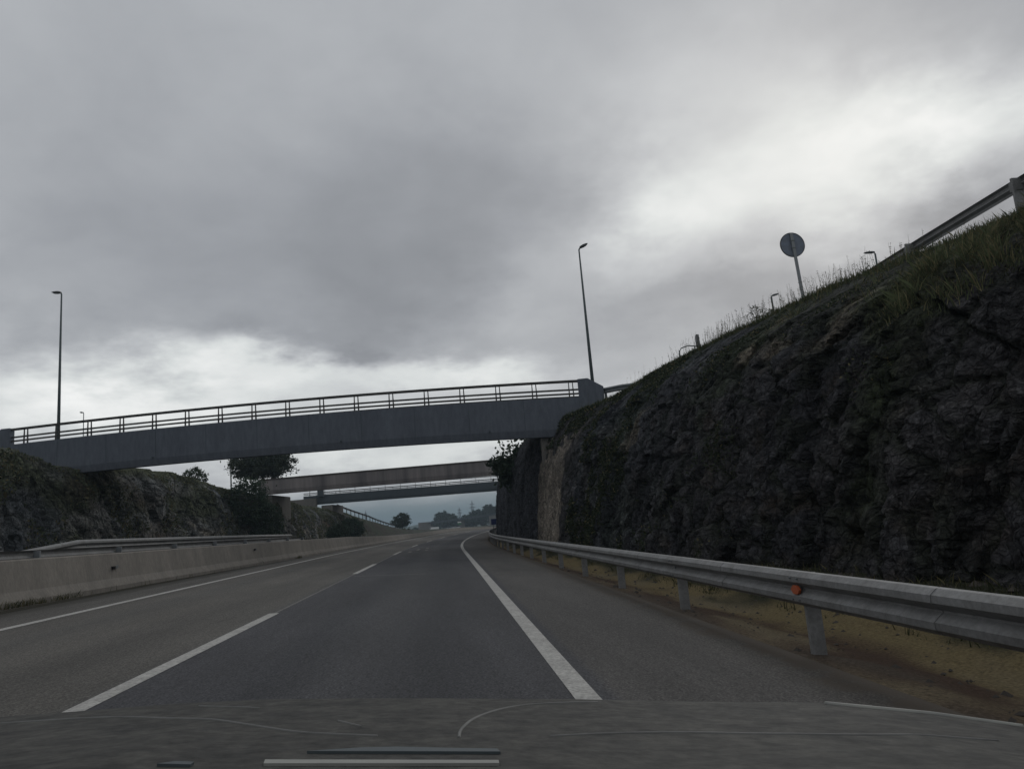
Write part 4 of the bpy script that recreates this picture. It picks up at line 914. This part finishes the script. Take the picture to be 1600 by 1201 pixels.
for k in range(1600):
    s = 3+24*R.rand()**1.3; t = 0.02+0.98*R.rand()**0.8; o, z = verge_prof(s, t); p = road(s, o, z); r = 0.008+0.045*R.rand()**4
    if t > 0.85: r *= 2
    vs = []
    for a, b, c in ((1, 0, 0), (-1, 0, 0), (0, 1, 0), (0, -1, 0), (0, 0, 1), (0, 0, -1)): vs.append(p+Vector((a, b, c*0.7))*r*(0.7+0.6*R.rand()))
    mb.add(vs, [(0, 2, 4), (2, 1, 4), (1, 3, 4), (3, 0, 4), (2, 0, 5), (1, 2, 5), (3, 1, 5), (0, 3, 5)])
tag(mb.build('gravel', stone_m), kind='stuff')

# ------------------------------------------------------------------ the car the view is taken from
car_m = mat('mottled_bonnet_paint', (0.034, 0.034, 0.033), 0.72, 0.12, c2=(0.088, 0.085, 0.076), noise_amt=0.35, nscale=13, stretch=(1, 1.0, 1), fine=0.35, fscale=34, bump=0.2, bscale=34)  # mottling puts the reflected dashboard texture into the bonnet colour
reflection_m = mat('bonnet_reflection', (0.19, 0.19, 0.18), 0.6, 0.2, c2=(0.10, 0.10, 0.095), noise_amt=0.3, nscale=8)  # pale colour of the painted dashboard reflections
strip_m = mat('pale_reflection', (0.34, 0.34, 0.30), 0.5, 0.4, c2=(0.20, 0.20, 0.19), noise_amt=0.3, nscale=6)  # pale colour for the edge highlight and the reflected paper
bluish_m = mat('blue_grey_reflection', (0.072, 0.088, 0.094), 0.6, 0.3)  # blue-grey colour for reflected patches low on the windscreen
car = empty('car', (-0.30, 1.2, 0)); tag(car, 'mottled dark grey car bonnet along the bottom edge, seen from inside the car', 'car')
FX = [-2.0, -1.27, -1.10, -0.87, -0.64, -0.36, 0.09, 0.38, 0.66, 0.9, 1.11, 1.4]; FZ = [0.80, 0.853, 0.851, 0.850, 0.842, 0.822, 0.784, 0.755, 0.731, 0.69, 0.645, 0.58]
def bz(x, y):
    fz = float(np.interp(x, FX, FZ)); k = (1.9-y)/0.95
    if y <= 1.9: z = fz+(0.088*k+0.016*k*k)
    else: z = fz-1.9*(y-1.9)**2-0.10*(y-1.9)
    z += 0.007*math.exp(-((x+0.62)/0.10)**2)*min(1, max(0, k))+0.004*math.exp(-((x-0.45)/0.10)**2)*min(1, max(0, k))
    return z
xs = np.linspace(-1.35, 1.12, 60); ys = np.concatenate([np.linspace(0.86, 1.9, 36), np.linspace(1.93, 2.45, 10)])
mb = MB()
for y in ys:
    for x in xs: mb.v.append((x, y, bz(x, y))); mb.c.append((.1, .1, .1))
n = len(xs)
for j in range(len(ys)-1):
    for i in range(n-1): mb.f.append((j*n+i, j*n+i+1, (j+1)*n+i+1, (j+1)*n+i))
bon = mb.build('bonnet', car_m, smooth=True); child(bon, car)
mod = bon.modifiers.new('thick', 'SOLIDIFY'); mod.thickness = 0.02; mod.offset = -1
def reflection_line(pts, wd, name='reflection_line', m=reflection_m, hgt=0.0024, par=None):  # thin pale ridge on the bonnet standing in for a windscreen reflection
    mb = MB(); P = []
    # smooth the polyline (Catmull-Rom)
    for i in range(len(pts)-1):
        p0 = pts[max(0, i-1)]; p1 = pts[i]; p2 = pts[i+1]; p3 = pts[min(len(pts)-1, i+2)]
        for k in range(8):
            t = k/8; f = lambda a, b, c_, d: 0.5*((2*b)+(-a+c_)*t+(2*a-5*b+4*c_-d)*t*t+(-a+3*b-3*c_+d)*t*t*t)
            P.append((f(p0[0], p1[0], p2[0], p3[0]), f(p0[1], p1[1], p2[1], p3[1])))
    P.append(pts[-1]); P = [(x, y, bz(x, y)) for x, y in P]
    fr = []
    for i, p in enumerate(P):
        d = (Vector(P[min(i+1, len(P)-1)])-Vector(P[max(0, i-1)])).normalized(); sd_ = d.cross(Vector((0, 0, 1))).normalized(); fr.append((Vector(p), sd_, Vector((0, 0, 1))))
    mb.sweep(fr, [(-wd, -0.004), (-wd*0.4, hgt), (wd*0.4, hgt), (wd, -0.004)]); o = mb.build(name, m, smooth=True); child(o, car); return o
REFLECTION_LINES = []
reflection_line([(-1.241, 1.739), (-1.172, 1.759), (-0.945, 1.727), (-0.684, 1.597), (-0.519, 1.485), (-0.402, 1.404), (-0.274, 1.369)], 0.004)
reflection_line([(-0.137, 1.36), (-0.141, 1.462), (-0.124, 1.611), (-0.072, 1.749), (0.012, 1.827), (0.136, 1.86)], 0.0045)
reflection_line([(0.015, 1.379), (0.241, 1.447), (0.506, 1.438), (0.816, 1.482)], 0.0035)
reflection_line([(-0.769, 1.831), (-0.6, 1.741)], 0.003)
reflection_line([(-0.385, 1.551), (-0.324, 1.478)], 0.003)
reflection_line([(0.66, 1.888), (0.80, 1.886), (0.95, 1.884), (1.10, 1.885)], 0.006, 'edge_highlight', strip_m, 0.006)  # highlight along the bonnet's right edge, built as a pale ridge
def slab(name, m, pts, hgt, par):
    mb = MB(); n_ = len(pts); vs = [(x, y, bz(x, y)+hgt) for x, y in pts]+[(x, y, bz(x, y)-0.01) for x, y in pts]
    mb.add(vs, [tuple(range(n_))]+[tuple(range(2*n_-1, n_-1, -1))]+[(k, n_+k, n_+(k+1) % n_, (k+1) % n_) for k in range(n_)]); o = mb.build(name, m); child(o, par); return o
slab('bluish_reflection', bluish_m, [(-0.345, 1.200), (-0.062, 1.206), (-0.068, 1.232), (-0.14, 1.236), (-0.22, 1.244), (-0.27, 1.236)], 0.004, car)  # bluish windscreen reflection, built as a thin slab on the bonnet
slab('paper_reflection', strip_m, [(-0.375, 1.100), (-0.060, 1.112), (-0.062, 1.136), (-0.383, 1.130)], 0.004, car)  # reflection of a white paper edge, built as a pale slab
slab('reflection_fleck', bluish_m, [(-0.515, 1.092), (-0.470, 1.092), (-0.474, 1.112), (-0.500, 1.114)], 0.004, car)  # small mark beside the paper reflection, also built as a slab
for sx, x0, x1 in ((-1, -1.36, -1.34), (1, 1.125, 1.145)):
    mb = MB(); vs = []
    ysw = np.linspace(0.86, 2.45, 14)
    for y in ysw: vs += [(x0, y, bz(min(x0, 1.12), y)-0.004), (x1, y, bz(min(x1, 1.12), y)-0.004), (x1+sx*0.05, y, 0.35), (x0+sx*0.05, y, 0.35)]
    fs = []
    for j in range(len(ysw)-1):
        for k in range(4): fs.append((j*4+k, j*4+(k+1) % 4, (j+1)*4+(k+1) % 4, (j+1)*4+k))
    mb.add(vs, fs); child(mb.build('front_wing', car_m), car)
mb = MB(); ysn = [(2.45, None), (2.52, 0.30), (2.50, 0.18)]
vs = []
for x in xs: vs += [(x, 2.45, bz(x, 2.45)), (x, 2.53, 0.30), (x, 2.50, 0.18), (x, 2.40, 0.18), (x, 2.40, bz(x, 2.45)-0.03)]
fs = []
for i in range(n-1):
    for k in range(4): fs.append((i*5+k, i*5+k+1, (i+1)*5+k+1, (i+1)*5+k))
mb.add(vs, fs); child(mb.build('front_bumper', car_m), car)
mb = MB(); vs = []
for x in xs: vs += [(x, 0.861, bz(x, 0.9)+0.006), (x, 0.80, bz(x, 0.9)-0.05), (x, 0.62, bz(x, 0.9)-0.03), (x, 0.30, bz(x, 0.9)-0.16)]
fs = []
for i in range(n-1):
    for k in range(3): fs.append((i*4+k, (i+1)*4+k, (i+1)*4+k+1, i*4+k+1))
mb.add(vs, fs); child(mb.build('dashboard', black_m), car)

# ------------------------------------------------------------------ haze
HAZE = 0.0006
mb = MB(); mb.box(-1700, 1700, -700, 1650, -6.0, 24.0)
hz = bpy.data.materials.new('haze_air'); hz.use_nodes = True; t = hz.node_tree; t.nodes.clear()
pv = t.nodes.new('ShaderNodeVolumePrincipled'); pv.inputs['Color'].default_value = (0.50, 0.62, 0.72, 1); pv.inputs['Density'].default_value = HAZE
pv.inputs['Anisotropy'].default_value = 0.2
out = t.nodes.new('ShaderNodeOutputMaterial'); t.links.new(pv.outputs[0], out.inputs['Volume'])
o = mb.build('haze', hz); tag(o, kind='stuff')
